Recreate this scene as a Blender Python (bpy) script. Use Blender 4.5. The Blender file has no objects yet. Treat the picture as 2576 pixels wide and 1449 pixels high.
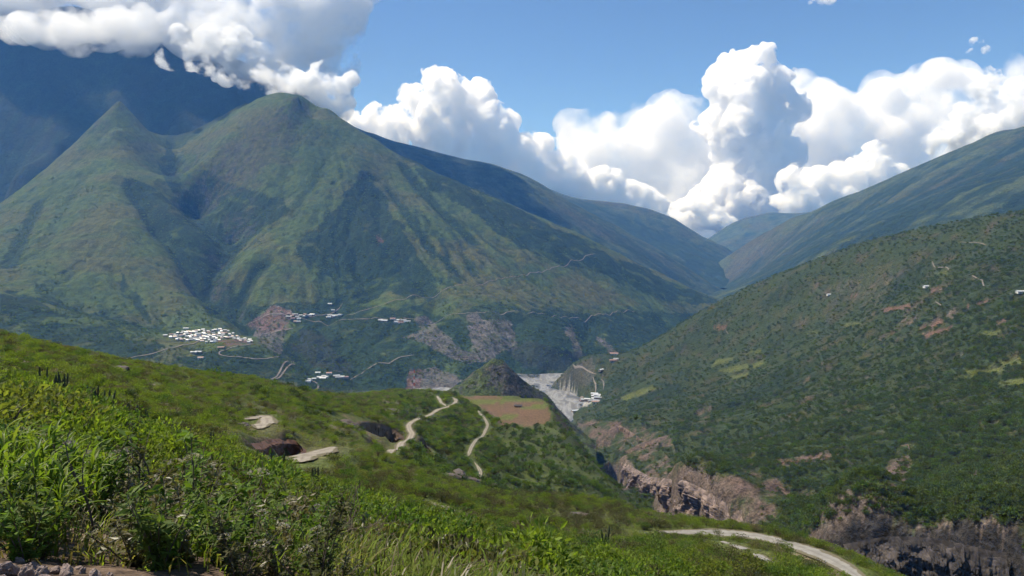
import bpy, math, random
import numpy as np
from mathutils import Vector, Matrix
random.seed(7); np.random.seed(7)
SC = bpy.context.scene
COL = SC.collection
# ------------------------------------------------------------------ camera, sky, sun, exposure
F_PX, CX, HZ = 1932.0, 1288.0, 600.0          # photograph measured on a 2576 px wide copy: focal length, centre column, horizon row
cam = bpy.data.cameras.new('camera'); cam.lens = 27.0; cam.sensor_width = 36.0
cam.shift_y = -(724.5 - HZ) / 2576.0
cam.clip_start = 0.1; cam.clip_end = 120000
cam_o = bpy.data.objects.new('camera', cam); COL.objects.link(cam_o)
cam_o.location = (0, 0, 0); cam_o.rotation_euler = (math.radians(90), 0, 0)
SC.camera = cam_o
SUN_DIR = Vector((-0.50, 0.15, 0.85)).normalized()     # towards the sun: left, a little ahead, high
SUN_EL = math.asin(SUN_DIR.z); SUN_AZ = math.atan2(SUN_DIR.x, SUN_DIR.y)
wd = bpy.data.worlds.new('World'); SC.world = wd; wd.use_nodes = True
nt = wd.node_tree; bg = nt.nodes['Background']
sky = nt.nodes.new('ShaderNodeTexSky'); sky.sky_type = 'NISHITA'; sky.sun_disc = False
sky.sun_elevation = SUN_EL; sky.sun_rotation = SUN_AZ; sky.altitude = 2600
sky.air_density = 0.95; sky.dust_density = 0.0; sky.ozone_density = 6.0
nt.links.new(sky.outputs['Color'], bg.inputs['Color']); bg.inputs['Strength'].default_value = 0.092
sl = bpy.data.lights.new('sun', 'SUN'); sl.energy = 5.0; sl.angle = math.radians(0.53); sl.color = (1.0, 0.94, 0.84)
so = bpy.data.objects.new('sun', sl); COL.objects.link(so)
so.rotation_euler = (-SUN_DIR).to_track_quat('-Z', 'Y').to_euler()
SC.view_settings.view_transform = 'Standard'; SC.view_settings.look = 'None'
SC.view_settings.exposure = 0.66; SC.view_settings.gamma = 1.0
cy = SC.cycles
cy.use_denoising = True; cy.use_adaptive_sampling = True; cy.adaptive_threshold = 0.03; cy.adaptive_min_samples = 20; cy.max_bounces = 32; cy.diffuse_bounces = 2; cy.glossy_bounces = 1
cy.transmission_bounces = 2; cy.volume_bounces = 20; cy.volume_step_rate = 1.0; cy.volume_max_steps = 512; cy.transparent_max_bounces = 64
cy.caustics_reflective = False; cy.caustics_refractive = False

# ------------------------------------------------------------------ numeric helpers
def P(px, py, Y):
    return ((px - CX) / F_PX * Y, Y, (HZ - py) / F_PX * Y)
def hash2(ix, iy, seed):
    h = (ix.astype(np.int64) * 374761393 + iy.astype(np.int64) * 668265263 + seed * 974634777) & 0xFFFFFFFF
    h = ((h ^ (h >> 13)) * 1274126177) & 0xFFFFFFFF
    return (h ^ (h >> 16)) & 0xFFFFFFFF
def gnoise(x, y, seed=0):
    x = np.asarray(x, float); y = np.asarray(y, float)
    x0 = np.floor(x); y0 = np.floor(y); fx = x - x0; fy = y - y0
    def g(ix, iy, dx, dy):
        a = hash2(ix, iy, seed) * (2 * math.pi / 4294967296.0)
        return np.cos(a) * dx + np.sin(a) * dy
    u = fx * fx * fx * (fx * (fx * 6 - 15) + 10); v = fy * fy * fy * (fy * (fy * 6 - 15) + 10)
    a = g(x0, y0, fx, fy); b = g(x0 + 1, y0, fx - 1, fy); c = g(x0, y0 + 1, fx, fy - 1); d = g(x0 + 1, y0 + 1, fx - 1, fy - 1)
    return 1.5 * ((a * (1 - u) + b * u) * (1 - v) + (c * (1 - u) + d * u) * v)
def fbm(x, y, scale, octv=4, seed=0, gain=0.5, ridged=False):
    s = 0.0; a = 1.0; f = 1.0 / scale; t = 0.0
    for o in range(octv):
        n = gnoise(x * f, y * f, seed + o * 17)
        if ridged: n = 1 - 2 * np.abs(n)
        s = s + a * n; t += a; a *= gain; f *= 2.03
    return s / t
def sstep(a, b, x):
    t = np.clip((x - a) / (b - a), 0, 1); return t * t * (3 - 2 * t)
def rbf_fit(pts, c):
    p = np.array(pts, float); n = len(p); xy = p[:, :2] / 1000.0
    d = np.sqrt(((xy[:, None] - xy[None]) ** 2).sum(-1) + c * c)
    A = np.zeros((n + 3, n + 3)); A[:n, :n] = d + np.eye(n) * -1e-4; A[:n, n] = 1; A[:n, n + 1:] = xy; A[n, :n] = 1; A[n + 1:, :n] = xy.T
    w = np.linalg.solve(A, np.r_[p[:, 2], 0, 0, 0])
    return xy, w, c
def rbf_eval(m, x, y):
    xy, w, c = m; x = np.asarray(x, float) / 1000.0; y = np.asarray(y, float) / 1000.0; n = len(xy)
    r = w[n] + w[n + 1] * x + w[n + 2] * y
    for i in range(n):
        r = r + w[i] * np.sqrt((x - xy[i, 0]) ** 2 + (y - xy[i, 1]) ** 2 + c * c)
    return r
def blur(Z, n=1):
    for _ in range(n):
        q = np.pad(Z, 1, mode='edge'); Z = (q[:-2, 1:-1] + q[2:, 1:-1] + 2 * q[1:-1, 1:-1]) / 4
        q = np.pad(Z, 1, mode='edge'); Z = (q[1:-1, :-2] + q[1:-1, 2:] + 2 * q[1:-1, 1:-1]) / 4
    return Z
def drainage(Z, rng, runs=3):
    """rain runs down to a lower neighbour, steep ones preferred; returns how many cells drain through each cell"""
    h, w = Z.shape; q = np.pad(Z, 1, mode='constant', constant_values=1e9); idx = np.arange(h * w).reshape(h, w)
    order = np.argsort(-Z.ravel()).tolist(); tot = np.zeros((h, w))
    for _ in range(runs):
        best = np.zeros_like(Z); rec = np.full(Z.shape, -1, np.int64)
        for dy in (-1, 0, 1):
            for dx in (-1, 0, 1):
                if dx == 0 and dy == 0: continue
                s = (Z - q[1 + dy:1 + dy + h, 1 + dx:1 + dx + w]) / math.hypot(dx, dy) * rng.uniform(.2, 1, (h, w))
                m = s > best; best[m] = s[m]; rec[m] = (idx + dy * w + dx)[m]
        acc = [1.0] * (h * w); r = rec.ravel().tolist()
        for i in order:
            j = r[i]
            if j >= 0: acc[j] += acc[i]
        tot += np.array(acc).reshape(h, w)
    return tot / runs

class Land:
    """a hillside as a height field: control points, roughness, gullies carved by running water"""
    def __init__(s, ctrl, x0, x1, y0, y1, cell, c=0.05, amp=12, wav=260, oct=5, carve=6, a0=12, seed=1, passes=2, post=None, damp=0):
        s.x0, s.y0, s.cell = x0, y0, cell
        nx = int((x1 - x0) / cell) + 1; ny = int((y1 - y0) / cell) + 1
        X, Y = np.meshgrid(x0 + np.arange(nx) * cell, y0 + np.arange(ny) * cell)
        Z = rbf_eval(rbf_fit(ctrl, c), X, Y)
        rng = np.random.RandomState(seed)
        wx = X + wav * .35 * fbm(X, Y, wav * .8, 3, seed + 90); wy = Y + wav * .35 * fbm(X, Y, wav * .8, 3, seed + 95)
        k = np.clip(np.hypot(X, Y) / damp, .02, 1) if damp else 1.0
        Z = Z + amp * k * fbm(wx, wy, wav, oct, seed, 0.5)
        s.A = np.zeros_like(Z)
        for k in range(passes):
            L = np.log1p(drainage(blur(Z, 1), rng) / a0)
            s.A = np.maximum(s.A, L); D = blur(np.minimum(L, 4.5), 1); Z = Z - carve * k * (D - np.median(D))
        s.A = blur(s.A, 1)
        if post is not None: Z = post(X, Y, Z)
        s.Z = Z; s.nx, s.ny = nx, ny
    def samp(s, G, x, y):
        fx = np.clip((np.asarray(x, float) - s.x0) / s.cell, 0, s.nx - 1.001); fy = np.clip((np.asarray(y, float) - s.y0) / s.cell, 0, s.ny - 1.001)
        ix = fx.astype(int); iy = fy.astype(int); fx = fx - ix; fy = fy - iy
        return (G[iy, ix] * (1 - fx) + G[iy, ix + 1] * fx) * (1 - fy) + (G[iy + 1, ix] * (1 - fx) + G[iy + 1, ix + 1] * fx) * fy
    def z(s, x, y): return s.samp(s.Z, x, y)
    def hit(s, px, py, ya, yb, n=1200):
        Y = np.geomspace(ya, yb, n); X = (px - CX) / F_PX * Y; r = (HZ - py) / F_PX * Y
        k = np.nonzero(r <= s.z(X, Y))[0]
        i = k[0] if len(k) else n - 1
        return float(X[i]), float(Y[i]), float(s.z(X[i], Y[i]))

def link(name, me, mat=None, parent=None, loc=None):
    o = bpy.data.objects.new(name, me); COL.objects.link(o)
    if mat is not None and me is not None and len(me.materials) == 0: me.materials.append(mat)
    if parent is not None: o.parent = parent
    if loc is not None: o.location = loc
    return o
def tag(o, label=None, cat=None, group=None, kind=None):
    if label: o['label'] = label
    if cat: o['category'] = cat
    if group: o['group'] = group
    if kind: o['kind'] = kind
    return o
def np_mesh(name, V, Q, smooth=True, attrs=None):
    me = bpy.data.meshes.new(name); V = np.asarray(V, np.float32); Q = np.asarray(Q, np.int32); k = Q.shape[1]
    me.vertices.add(len(V)); me.vertices.foreach_set('co', V.ravel())
    me.loops.add(Q.size); me.loops.foreach_set('vertex_index', Q.ravel())
    me.polygons.add(len(Q)); me.polygons.foreach_set('loop_start', np.arange(0, Q.size, k, dtype=np.int32))
    me.polygons.foreach_set('loop_total', np.full(len(Q), k, np.int32))
    me.polygons.foreach_set('use_smooth', np.full(len(Q), smooth, bool))
    for n, a in (attrs or {}).items():
        a = np.asarray(a, np.float32)
        if a.ndim == 1: at = me.attributes.new(n, 'FLOAT', 'POINT'); at.data.foreach_set('value', a)
        else: at = me.attributes.new(n, 'FLOAT_COLOR', 'POINT'); at.data.foreach_set('color', np.c_[a, np.ones(len(a))].astype(np.float32).ravel())
    me.update(calc_edges=True); me.validate()
    return me
def grid_quads(nr, nc):
    i = np.arange(nr * nc).reshape(nr, nc)
    return np.stack([i[:-1, :-1], i[:-1, 1:], i[1:, 1:], i[1:, :-1]], -1).reshape(-1, 4)
def fan_grid(land, pa, pb, ya, yb, nc, nr, fine=0.0, fwav=20, seed=3):
    """vertices denser where the land is near: a fan of columns, rows spaced geometrically"""
    u = (np.linspace(pa, pb, nc) - CX) / F_PX; Yr = np.geomspace(ya, yb, nr)
    Y = np.repeat(Yr[:, None], nc, 1); X = Y * u[None]
    Z = land.z(X, Y)
    if fine: Z = Z + fine * fbm(X, Y, fwav, 3, seed, 0.55)
    return X.ravel(), Y.ravel(), Z.ravel(), grid_quads(nr, nc)
def proj(x, y, z):
    return CX + F_PX * x / y, HZ - F_PX * z / y
def in_poly(px, py, poly):
    r = np.zeros(px.shape, bool); n = len(poly)
    for i in range(n):
        xa, ya = poly[i]; xb, yb = poly[(i + 1) % n]
        if ya == yb: continue
        c = ((ya > py) != (yb > py)) & (px < (xb - xa) * (py - ya) / (yb - ya) + xa); r ^= c
    return r
def seg_dist(px, py, line):
    d = np.full(px.shape, 1e9)
    for (xa, ya), (xb, yb) in zip(line[:-1], line[1:]):
        l2 = (xb - xa) ** 2 + (yb - ya) ** 2 + 1e-9
        t = np.clip(((px - xa) * (xb - xa) + (py - ya) * (yb - ya)) / l2, 0, 1)
        d = np.minimum(d, np.hypot(px - xa - t * (xb - xa), py - ya - t * (yb - ya)))
    return d
# ------------------------------------------------------------------ land: control points (column, row, distance) of the photograph turned into metres
def back(pts, dy=500, dz=330):
    return [(x, y + dy, z - dz) for x, y, z in pts]
def PL(l): return [P(*a) for a in l]
# main mountain across the river
sky_M = PL([(690,238,4300),(760,246,4300),(820,273,4250),(880,316,4200),(950,356,4200),(1050,408,4150),(1150,455,4100),(1250,500,4100),
            (1350,545,4100),(1450,588,4150),(1550,635,4200),(1650,685,4250),(1750,737,4300),(1840,776,4350)])
M_pts = sky_M + back(sky_M) + PL([
 (760,300,4170),(840,370,3980),(905,427,3800),(860,490,3600),(790,565,3400),(700,610,3230),(620,645,3100),(550,690,3000),(575,745,2860),
 (640,262,4250),(560,350,4050),(500,420,3900),(460,478,3760),
 (680,460,3720),(650,540,3500),(600,588,3400),(600,430,3850),(345,310,4270),(400,395,4170),(430,452,4090),(290,330,4080),(315,392,3900),
 (430,415,4950),(425,385,4400),(440,470,4010),(500,540,3760),(590,594,3490),(550,645,3270),(530,700,3040),(560,745,2890),(620,802,2720),(665,850,2560),(720,905,2260),
 (300,255,4300),(260,340,4100),(225,400,3950),(240,430,3800),(300,437,3700),
 (190,432,3800),(150,457,3750),(100,492,3650),(50,527,3550),(0,560,3450),(-120,630,3250),(-300,700,3100),
 (340,440,3680),(440,515,3530),(520,570,3400),(572,603,3330),
 (345,485,3560),(400,575,3330),(460,645,3130),(520,712,2960),
 (300,560,3200),(200,650,2950),(350,650,3000),(100,700,2800),(300,750,2700),(450,750,2750),(200,785,2560),(380,822,2500),(530,825,2500),(575,800,2600),
 (0,735,2560),(-150,740,2600),
 (0,742,2330),(100,778,2300),(250,812,2300),(400,848,2300),(0,860,2080),(200,880,2060),(350,895,2030),(-200,850,2100),(-200,750,2350),
 (420,843,2380),(520,839,2410),(620,848,2360),(540,862,2230),(640,864,2240),(450,862,2230),
 (500,905,2030),(640,905,2060),(740,912,2120),(700,955,1990),(800,965,2010),(860,950,2080),(900,972,2060),(960,974,2080),(1000,980,2085),(1040,983,2095),
 (690,772,2790),(745,800,2740),(840,795,2790),(860,757,2920),(700,835,2600),(780,850,2520),(900,850,2520),(1000,800,2700),
 (980,690,3120),(950,590,3340),(915,520,3530),(1000,505,3720),(960,455,3860),(1040,660,3180),(1100,740,2900),(960,780,2760),
 (1060,982,2125),(1150,968,2180),(1150,930,2270),(1250,958,2270),(1320,948,2340),(1400,943,2370),(1450,920,2530),(1550,880,2880),(1650,846,3250),(1750,811,3750),(1845,780,4380),
 (1300,885,2440),(1400,872,2510),(1480,850,2660),(1200,850,2520)])
# beyond the frame and below the water
M_pts += PL([(700,252,4180),(755,262,4160),(645,285,4120),(720,238,4380),(680,241,4420),(620,262,4600),(565,300,4750),(300,390,4850),(200,450,4700),(100,505,4500),(0,572,4300),(-150,645,4150),(-300,705,4100),(100,560,5000),(-300,720,4900),])
M_pts += [(-1600,1500,-470),(-600,1700,-455),(0,1750,-440),(300,2100,-436),(900,2400,-440),(1500,4500,-440),(1500,3300,-440),(2500,5200,-200)]
M = Land(M_pts, -3600, 2200, 1650, 5000, 10, c=0.014, amp=15, wav=330, oct=6, carve=6.5, a0=25, seed=11, passes=2)
# gullies cut into the mountain flank: (line in the photograph, depth, half width in metres)
GULLIES = [([(462,505),(500,545),(588,596),(550,645),(531,700),(560,745),(620,802),(660,845)], 58, 150), ([(326,447),(347,487),(400,575),(460,645),(520,712)], 42, 100), ([(690,500),(640,560),(600,590)], 26, 110), ([(925,432),(905,500),(880,580),(900,660),(930,740)], 30, 90), ([(955,480),(960,590),(1000,640),(1050,690),(1100,740),(1080,800)], 36, 95),
 ([(1010,405),(1060,470),(1130,540),(1190,600)], 26, 85), ([(660,652),(622,700),(592,760)], 32, 75), ([(1210,500),(1300,590),(1400,650),(1500,700)], 22, 80), ([(280,670),(310,720),(350,780),(376,812)], 16, 40), ([(100,500),(60,580),(20,660)], 24, 90), ([(205,450),(150,540),(90,640)], 18, 80), ([(740,832),(762,880),(800,930)], 32, 85), ([(850,850),(880,900),(905,955)], 30, 80), ([(1300,800),(1290,860),(1305,925)], 30, 80), ([(1480,800),(1470,855),(1485,905)], 28, 80), ([(1100,470),(1180,560),(1290,640)], 16, 60), ([(750,300),(740,380),(720,450)], 16, 80), ([(820,400),(790,470),(740,530)], 18, 70), ([(180,690),(160,760)], 12, 60), ([(1380,600),(1500,680),(1620,760)], 18, 70), ([(1560,680),(1640,760),(1690,830)], 18, 60)]
XM, YM = np.meshgrid(M.x0 + np.arange(M.nx) * M.cell, M.y0 + np.arange(M.ny) * M.cell); gul = []
for q, dp, wd_ in GULLIES: gul.append((np.array([M.hit(a, b, 1900, 4800)[:2] for a, b in q]), dp, wd_))
for l, dp, wd_ in gul:
    n_ = max(8, int(np.hypot(*np.diff(l, axis=0).T).sum() / 40)); d_ = np.r_[0, np.cumsum(np.hypot(*np.diff(l, axis=0).T))]; t_ = np.linspace(0, d_[-1], n_)
    lx = np.interp(t_, d_, l[:, 0]) + 22 * fbm(t_, t_ * 0 + dp, 160, 3, 3); ly = np.interp(t_, d_, l[:, 1]) + 22 * fbm(t_, t_ * 0 + dp, 160, 3, 8)
    dd = seg_dist(XM, YM, list(zip(lx, ly))); w = np.clip(1 - dd / wd_, 0, 1); M.Z = M.Z - dp * w ** 1.3; M.A = np.maximum(M.A, 2.3 * sstep(.25, .8, w) * min(1, dp / 28))
# dark mountain behind, its head in cloud
E_pts = PL([(-300,10,5900),(0,20,5900),(200,20,5900),(450,60,5850),(620,160,5800),(750,225,5800),(850,300,5750),(950,380,5700),
 (-300,560,4700),(0,560,4700),(200,480,4800),(450,400,4900),(600,400,4950),(800,420,5100),(-200,250,5300),(60,240,5250),(150,330,5050),(250,200,5450),(430,220,5400),(540,230,5350),(600,300,5200),(20,490,4700)])
E_pts += back(E_pts[:8], 700, 400) + [(-4000,4000,-200),(0,4300,-200)]
E = Land(E_pts, -4400, 200, 4200, 6700, 20, c=0.1, amp=45, wav=800, oct=5, carve=10, a0=14, seed=5)
# long ridge falling to the right behind the main mountain
sky_F = PL([(780,262,6900),(870,308,6700),(950,345,6600),(1050,378,6500),(1150,405,6400),(1250,426,6300),(1330,450,6200),(1400,490,6150),(1450,517,6100),(1550,570,6100),(1650,625,6100),(1740,690,6100),(1800,738,6100),(1850,775,6100)])
F_pts = sky_F + back(sky_F, 800, 450) + PL([(1000,420,5700),(1300,560,5300),(1500,640,5200),(1650,690,5250),(1760,745,5400),(1400,600,5200),(1200,480,5500)]) + [(-2000,5000,0),(0,4700,-200),(1500,4900,-420),(2000,6100,-440)]
FR = Land(F_pts, -2500, 2600, 4600, 7800, 22, c=0.08, amp=30, wav=700, oct=5, carve=9, a0=10, seed=21)
def rescale(l, k): return [(px, py, Y * k) for px, py, Y in l]
sky_G = PL(rescale([(1350,470,9800),(1440,506,9700),(1500,512,9600),(1560,515,9500),(1620,530,9500),(1680,546,9400),(1740,580,9300),(1790,606,9200),(1840,633,9100),(1880,680,9000)], .84))
G_pts = sky_G + back(sky_G, 1000, 500) + PL(rescale([(1600,600,8300),(1700,640,8000),(1780,700,7600),(1640,560,8900),(1720,620,8500)], .84)) + [(800,5900,-300),(2500,5900,-450),(2900,7500,-440)]
GR = Land(G_pts, -400, 3600, 5800, 9500, 28, c=0.12, amp=38, wav=900, oct=5, carve=10, a0=8, seed=31)
sky_K = PL(rescale([(1700,660,14500),(1780,604,14500),(1830,571,14400),(1880,551,14300),(1940,541,14200),(1990,548,14200),(2080,530,14000),(2250,520,14000),(2500,500,14000)], .74))
K_pts = sky_K + back(sky_K, 1500, 700) + PL(rescale([(1790,650,12500),(1850,650,12000),(2000,640,11500),(2300,600,11500)], .74))
KR = Land(K_pts, 1100, 8000, 8000, 12250, 50, c=0.2, amp=40, wav=1200, oct=4, carve=10, a0=8, seed=41)
# right-hand mountain
sky_H = PL([(3000,230,5000),(2760,280,5000),(2620,316,5100),(2576,325,5150),(2500,338,5250),(2450,365,5350),(2400,386,5450),(2300,430,5650),(2200,470,5900),(2100,511,6200),(2000,549,6500),(1950,576,6700),(1900,606,6900),(1850,638,7100),(1800,690,7300)])
H_pts = sky_H + back(sky_H, 900, 450) + PL([
 (2700,390,3700),(2576,440,3650),(2450,480,3700),(2350,530,3750),(2200,580,3850),(2050,640,4000),(1950,700,4200),(1860,766,4500),
 (2576,400,4300),(2400,460,4500),(2250,520,4700),(2100,590,4900),(2000,640,5100),(1900,690,5500),(1830,740,5700),(1795,735,6400),
 (2576,560,2900),(2300,650,3100),(2100,740,3300),(1950,775,3800),(2800,500,2900)]) + [(1000,6600,-440),(1050,5000,-430),(1000,4400,-430),(600,8000,-440)]
HR = Land(H_pts, 600, 6800, 2700, 8400, 22, c=0.06, amp=28, wav=600, oct=5, carve=9, a0=12, seed=51)
# near right-hand hillside over the gorge, with the spur that reaches the river
sky_R = PL([(3100,430,1400),(2850,480,1450),(2700,510,1500),(2576,532,1540),(2500,546,1600),(2400,567,1680),(2300,592,1760),(2200,622,1860),(2100,657,1960),(2000,697,2080),(1900,746,2220),(1840,780,2300),(1760,816,2320),(1700,840,2300),(1620,870,2240),(1555,892,2170)])
R_pts = sky_R + back(sky_R, 350, 260) + PL([
 (1480,896,2150),(1440,916,2130),(1400,946,2090),(1376,966,2060),(1385,975,2150),
 (1440,978,2030),(1480,955,2040),(1520,950,2010),(1440,990,2030),(1475,1010,1950),(1500,1008,1900),(1440,1030,1880),(1425,1065,1740),
 (1430,1078,1600),(1480,1135,1300),(1560,1225,950),(1640,1310,655),
 (1560,1000,1820),(1600,1095,1250),(1520,1080,1340),(1480,1080,1420),(1660,1200,760),(1700,1100,1130),(1800,1000,1430),(1800,900,1800),(1650,950,1750),
 (1900,1100,980),(1900,1250,640),(2000,1000,1180),(2000,850,1650),(2000,1200,700),(2100,1300,470),(2200,1100,750),(2200,900,1180),(2200,750,1550),
 (2400,700,1280),(2400,900,940),(2400,1100,640),(2400,1290,420),(2576,600,1380),(2576,800,950),(2576,1000,680),(2576,1200,460),(2576,1400,330),
 (2800,1000,580),(2800,600,1280),(2800,1300,340),(3000,1100,480),(2150,1345,385),(2300,1345,372),(2450,1380,345),
 (1690,1203,668),(1760,1235,640),(1800,1262,612),(1640,1215,690)])
R_pts += [(60,1500,-432),(0,1900,-440),(150,2350,-440),(330,2420,-436),(112,620,-268),(124,520,-250),(130,400,-218),(140,340,-200),(158,372,-194),(172,352,-190),(188,328,-184),(208,300,-178),(128,645,-262),(142,622,-260),(146,590,-252),(205,240,-175),(330,170,-155),(60,700,-300),(40,500,-290),(50,380,-270),(60,260,-250),(150,180,-230),(400,60,-170),(600,150,-60)]
RH = Land(R_pts, -100, 2600, 180, 2750, 6, c=0.03, amp=10, wav=210, oct=6, carve=3.2, a0=25, seed=61)
# sheer walls of the gorge: (land breaks off here, which way it faces, how deep)
WALLS_R = [([(1560,1150),(1600,1180),(1640,1208),(1680,1202),(1720,1203),(1760,1222),(1800,1252),(1850,1288),(1900,1312)], (400, 1200), (-.8, -.6), 40), ([(2120,1372),(2165,1347),(2230,1336),(2300,1341),(2380,1350),(2450,1364),(2530,1392)], (230, 600), (-.25, -.97), 62)]
WALL_LINES = []
for wp, (wa, wb), wn, wh in WALLS_R:
    l = np.array([RH.hit(a, b, wa, wb) for a, b in wp]); l[1:-1] = (l[:-2] + 2 * l[1:-1] + l[2:]) / 4; WALL_LINES.append((l, wn, wh))
XR, YR = np.meshgrid(RH.x0 + np.arange(RH.nx) * RH.cell, RH.y0 + np.arange(RH.ny) * RH.cell)
for l, wn, wh in WALL_LINES:
    f = l[:, :2] + np.array(wn) * 3; g = l[::-1, :2] + np.array(wn) * 62
    m = in_poly(XR, YR, [tuple(a) for a in f] + [tuple(a) for a in g]); i = np.argmin(np.hypot(XR[..., None] - l[:, 0], YR[..., None] - l[:, 1]), -1)
    RH.Z = np.where(m, np.minimum(RH.Z, l[i, 2] - wh), RH.Z)
# river bed outline on the valley floor, kept clear of the hillsides
def at_level(px, py, z): Y = -z * F_PX / (py - HZ); return ((px - CX) / F_PX * Y, Y)
RIVER = [[at_level(a, b, -420) for a, b in q] for q in ([(1308,947),(1408,939),(1388,962),(1374,974),(1442,986),(1464,1005),(1442,1019),(1428,1078),(1400,1062),(1380,1010),(1345,975)], [(1052,986),(1122,975),(1140,990),(1056,996)])]
for land in (RH, M):
    XX, YY = np.meshgrid(land.x0 + np.arange(land.nx) * land.cell, land.y0 + np.arange(land.ny) * land.cell)
    for q in RIVER:
        w = np.clip(blur(in_poly(XX, YY, q).astype(float), 3) * 1.7, 0, 1); sm = blur(land.Z, 4); w2 = np.clip(blur(w, 6) * 2, 0, 1); land.Z = land.Z * (1 - w2) + sm * w2; land.Z = land.Z * (1 - w) + np.minimum(land.Z, -428) * w
# knoll between terrace and river
K2_pts = PL([(1250,906,1200),(1190,942,1190),(1120,988,1170),(1040,1040,1150),(1300,946,1215),(1340,976,1230),(1380,1010,1245),(1420,1080,1270),
 (1250,960,1165),(1250,1005,1125),(1180,1000,1130),(1320,1005,1165),(1260,1060,1080),(1150,1060,1090),(1350,1080,1150)])
K2_pts += [(x, y + 130, z - 110) for x, y, z in K2_pts[:8]] + [(-400,1000,-260),(-400,1400,-330),(300,1000,-330),(250,1500,-420)]
KN = Land(K2_pts, -320, 240, 960, 1420, 3, c=0.012, amp=9, wav=70, oct=6, carve=3.4, a0=14, seed=71)
# the hillside we stand on, its ravine and the farmed terrace
S_pts = [(0,0,-1.75),(-3,0,-1.5),(2,1,-2.1),(0,-8,0.6),(-8,-8,1.2),(5,0,-4.0),(12,-2,-8.5),(-20,0,-.5),(-60,30,1),(-200,100,-2),(25,0,-17),(60,10,-36),(-40,-60,20),(120,0,-66),(200,40,-115)] + PL([
 (0,1449,4.4),(-300,1449,4.2),(300,1449,4.8),(550,1449,6.2),(450,1380,8),(200,1310,9),(800,1449,13),(1000,1449,24),(1300,1449,38),(1900,1449,60),(2160,1449,100),(2400,1600,75),
 (0,1100,27),(0,1000,50),(0,930,95),(0,857,150),(-300,800,170),(-300,950,60),(150,884,160),(300,1100,50),(300,1000,95),(300,918,185),(500,943,260),(640,962,330),(780,990,420),
 (500,1210,42),(700,1310,36),(1000,1360,58),(340,946,150),(395,974,140),(660,1062,190),(635,1090,165),(500,1060,120),(800,1150,130),(735,1110,140),(900,1210,100),(1110,1285,105),(1300,1340,90),(1600,1400,76),(500,1000,170),
 (900,1125,150),(820,1040,280),(900,1040,340),(950,1000,560),(1050,984,700),(960,1060,330),(940,1105,240),
 (975,1155,270),(1045,1102,340),(1020,1072,400),(1100,1030,500),(1150,1004,610),(1040,1130,290),(1080,1170,270),
 (1100,1222,150),(1000,1170,165),(1250,1262,150),(1400,1265,160),(1520,1275,170),(1650,1322,162),(1760,1332,165),(1900,1346,150),(2050,1390,120),
 (1200,1232,330),(1300,1205,380),(1400,1150,480),(1500,1240,400),(1600,1290,440),(1300,1085,590),(1200,1105,480),(1110,1100,400),(1110,1175,300),(1000,1010,580),
 (1160,1000,700),(1250,1004,722),(1370,1010,700),(1380,1060,636),(1270,1074,618),(1200,1030,670),(1300,1035,665),
 (1388,1040,665),(1440,1100,600),(1500,1170,530),(1560,1230,480),(1645,1302,440)])
rim = [P(*a) for a in [(1388,1015,700),(1388,1040,665),(1440,1100,600),(1500,1170,530),(1560,1230,480),(1645,1302,440)]]
S_pts += [(x + 45, y + 12, z - 62) for x, y, z in rim] + [(x + 95, y + 30, z - 128) for x, y, z in rim]
S_pts += [(105,330,-195),(112,440,-214),(140,290,-190),(30,235,-92),(80,240,-100),(-20,215,-78),(140,220,-115),(60,300,-118),(170,190,-140),(250,300,-260),(330,200,-250),(300,120,-200),(170,500,-300),
 (-120,800,-172),(0,800,-185),(-120,960,-235),(50,960,-250),(-300,800,-190),(-300,600,-150),(-300,400,-100),(-400,300,-60),(150,800,-330),(120,1000,-360)]
ST = Land(S_pts, -480, 420, -30, 1050, 2.0, c=0.006, amp=2.2, wav=60, oct=4, carve=0.35, a0=40, seed=81, damp=70)
# ------------------------------------------------------------------ materials
def nodes(name):
    m = bpy.data.materials.new(name); m.use_nodes = True; t = m.node_tree
    return m, t.nodes, t.links, t.nodes['Principled BSDF']
def tex_noise(N, L, vec, scale, detail=4, rough=0.55):
    n = N.new('ShaderNodeTexNoise'); n.inputs['Scale'].default_value = scale; n.inputs['Detail'].default_value = detail; n.inputs['Roughness'].default_value = rough
    L.new(vec, n.inputs['Vector']); return n
def ramp(N, L, fac, stops):
    r = N.new('ShaderNodeValToRGB'); L.new(fac, r.inputs['Fac']); e = r.color_ramp.elements
    while len(e) < len(stops): e.new(0.5)
    for i, (p, c) in enumerate(stops):
        e[i].position = p; e[i].color = (*c, 1) if isinstance(c, tuple) else (c, c, c, 1)
    return r
def mixc(N, L, mode, fac, a, b):
    x = N.new('ShaderNodeMix'); x.data_type = 'RGBA'; x.blend_type = mode
    if isinstance(fac, (int, float)): x.inputs[0].default_value = fac
    else: L.new(fac, x.inputs[0])
    for s, v in ((6, a), (7, b)):
        if isinstance(v, tuple): x.inputs[s].default_value = (*v, 1)
        else: L.new(v, x.inputs[s])
    return x.outputs[2]
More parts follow.
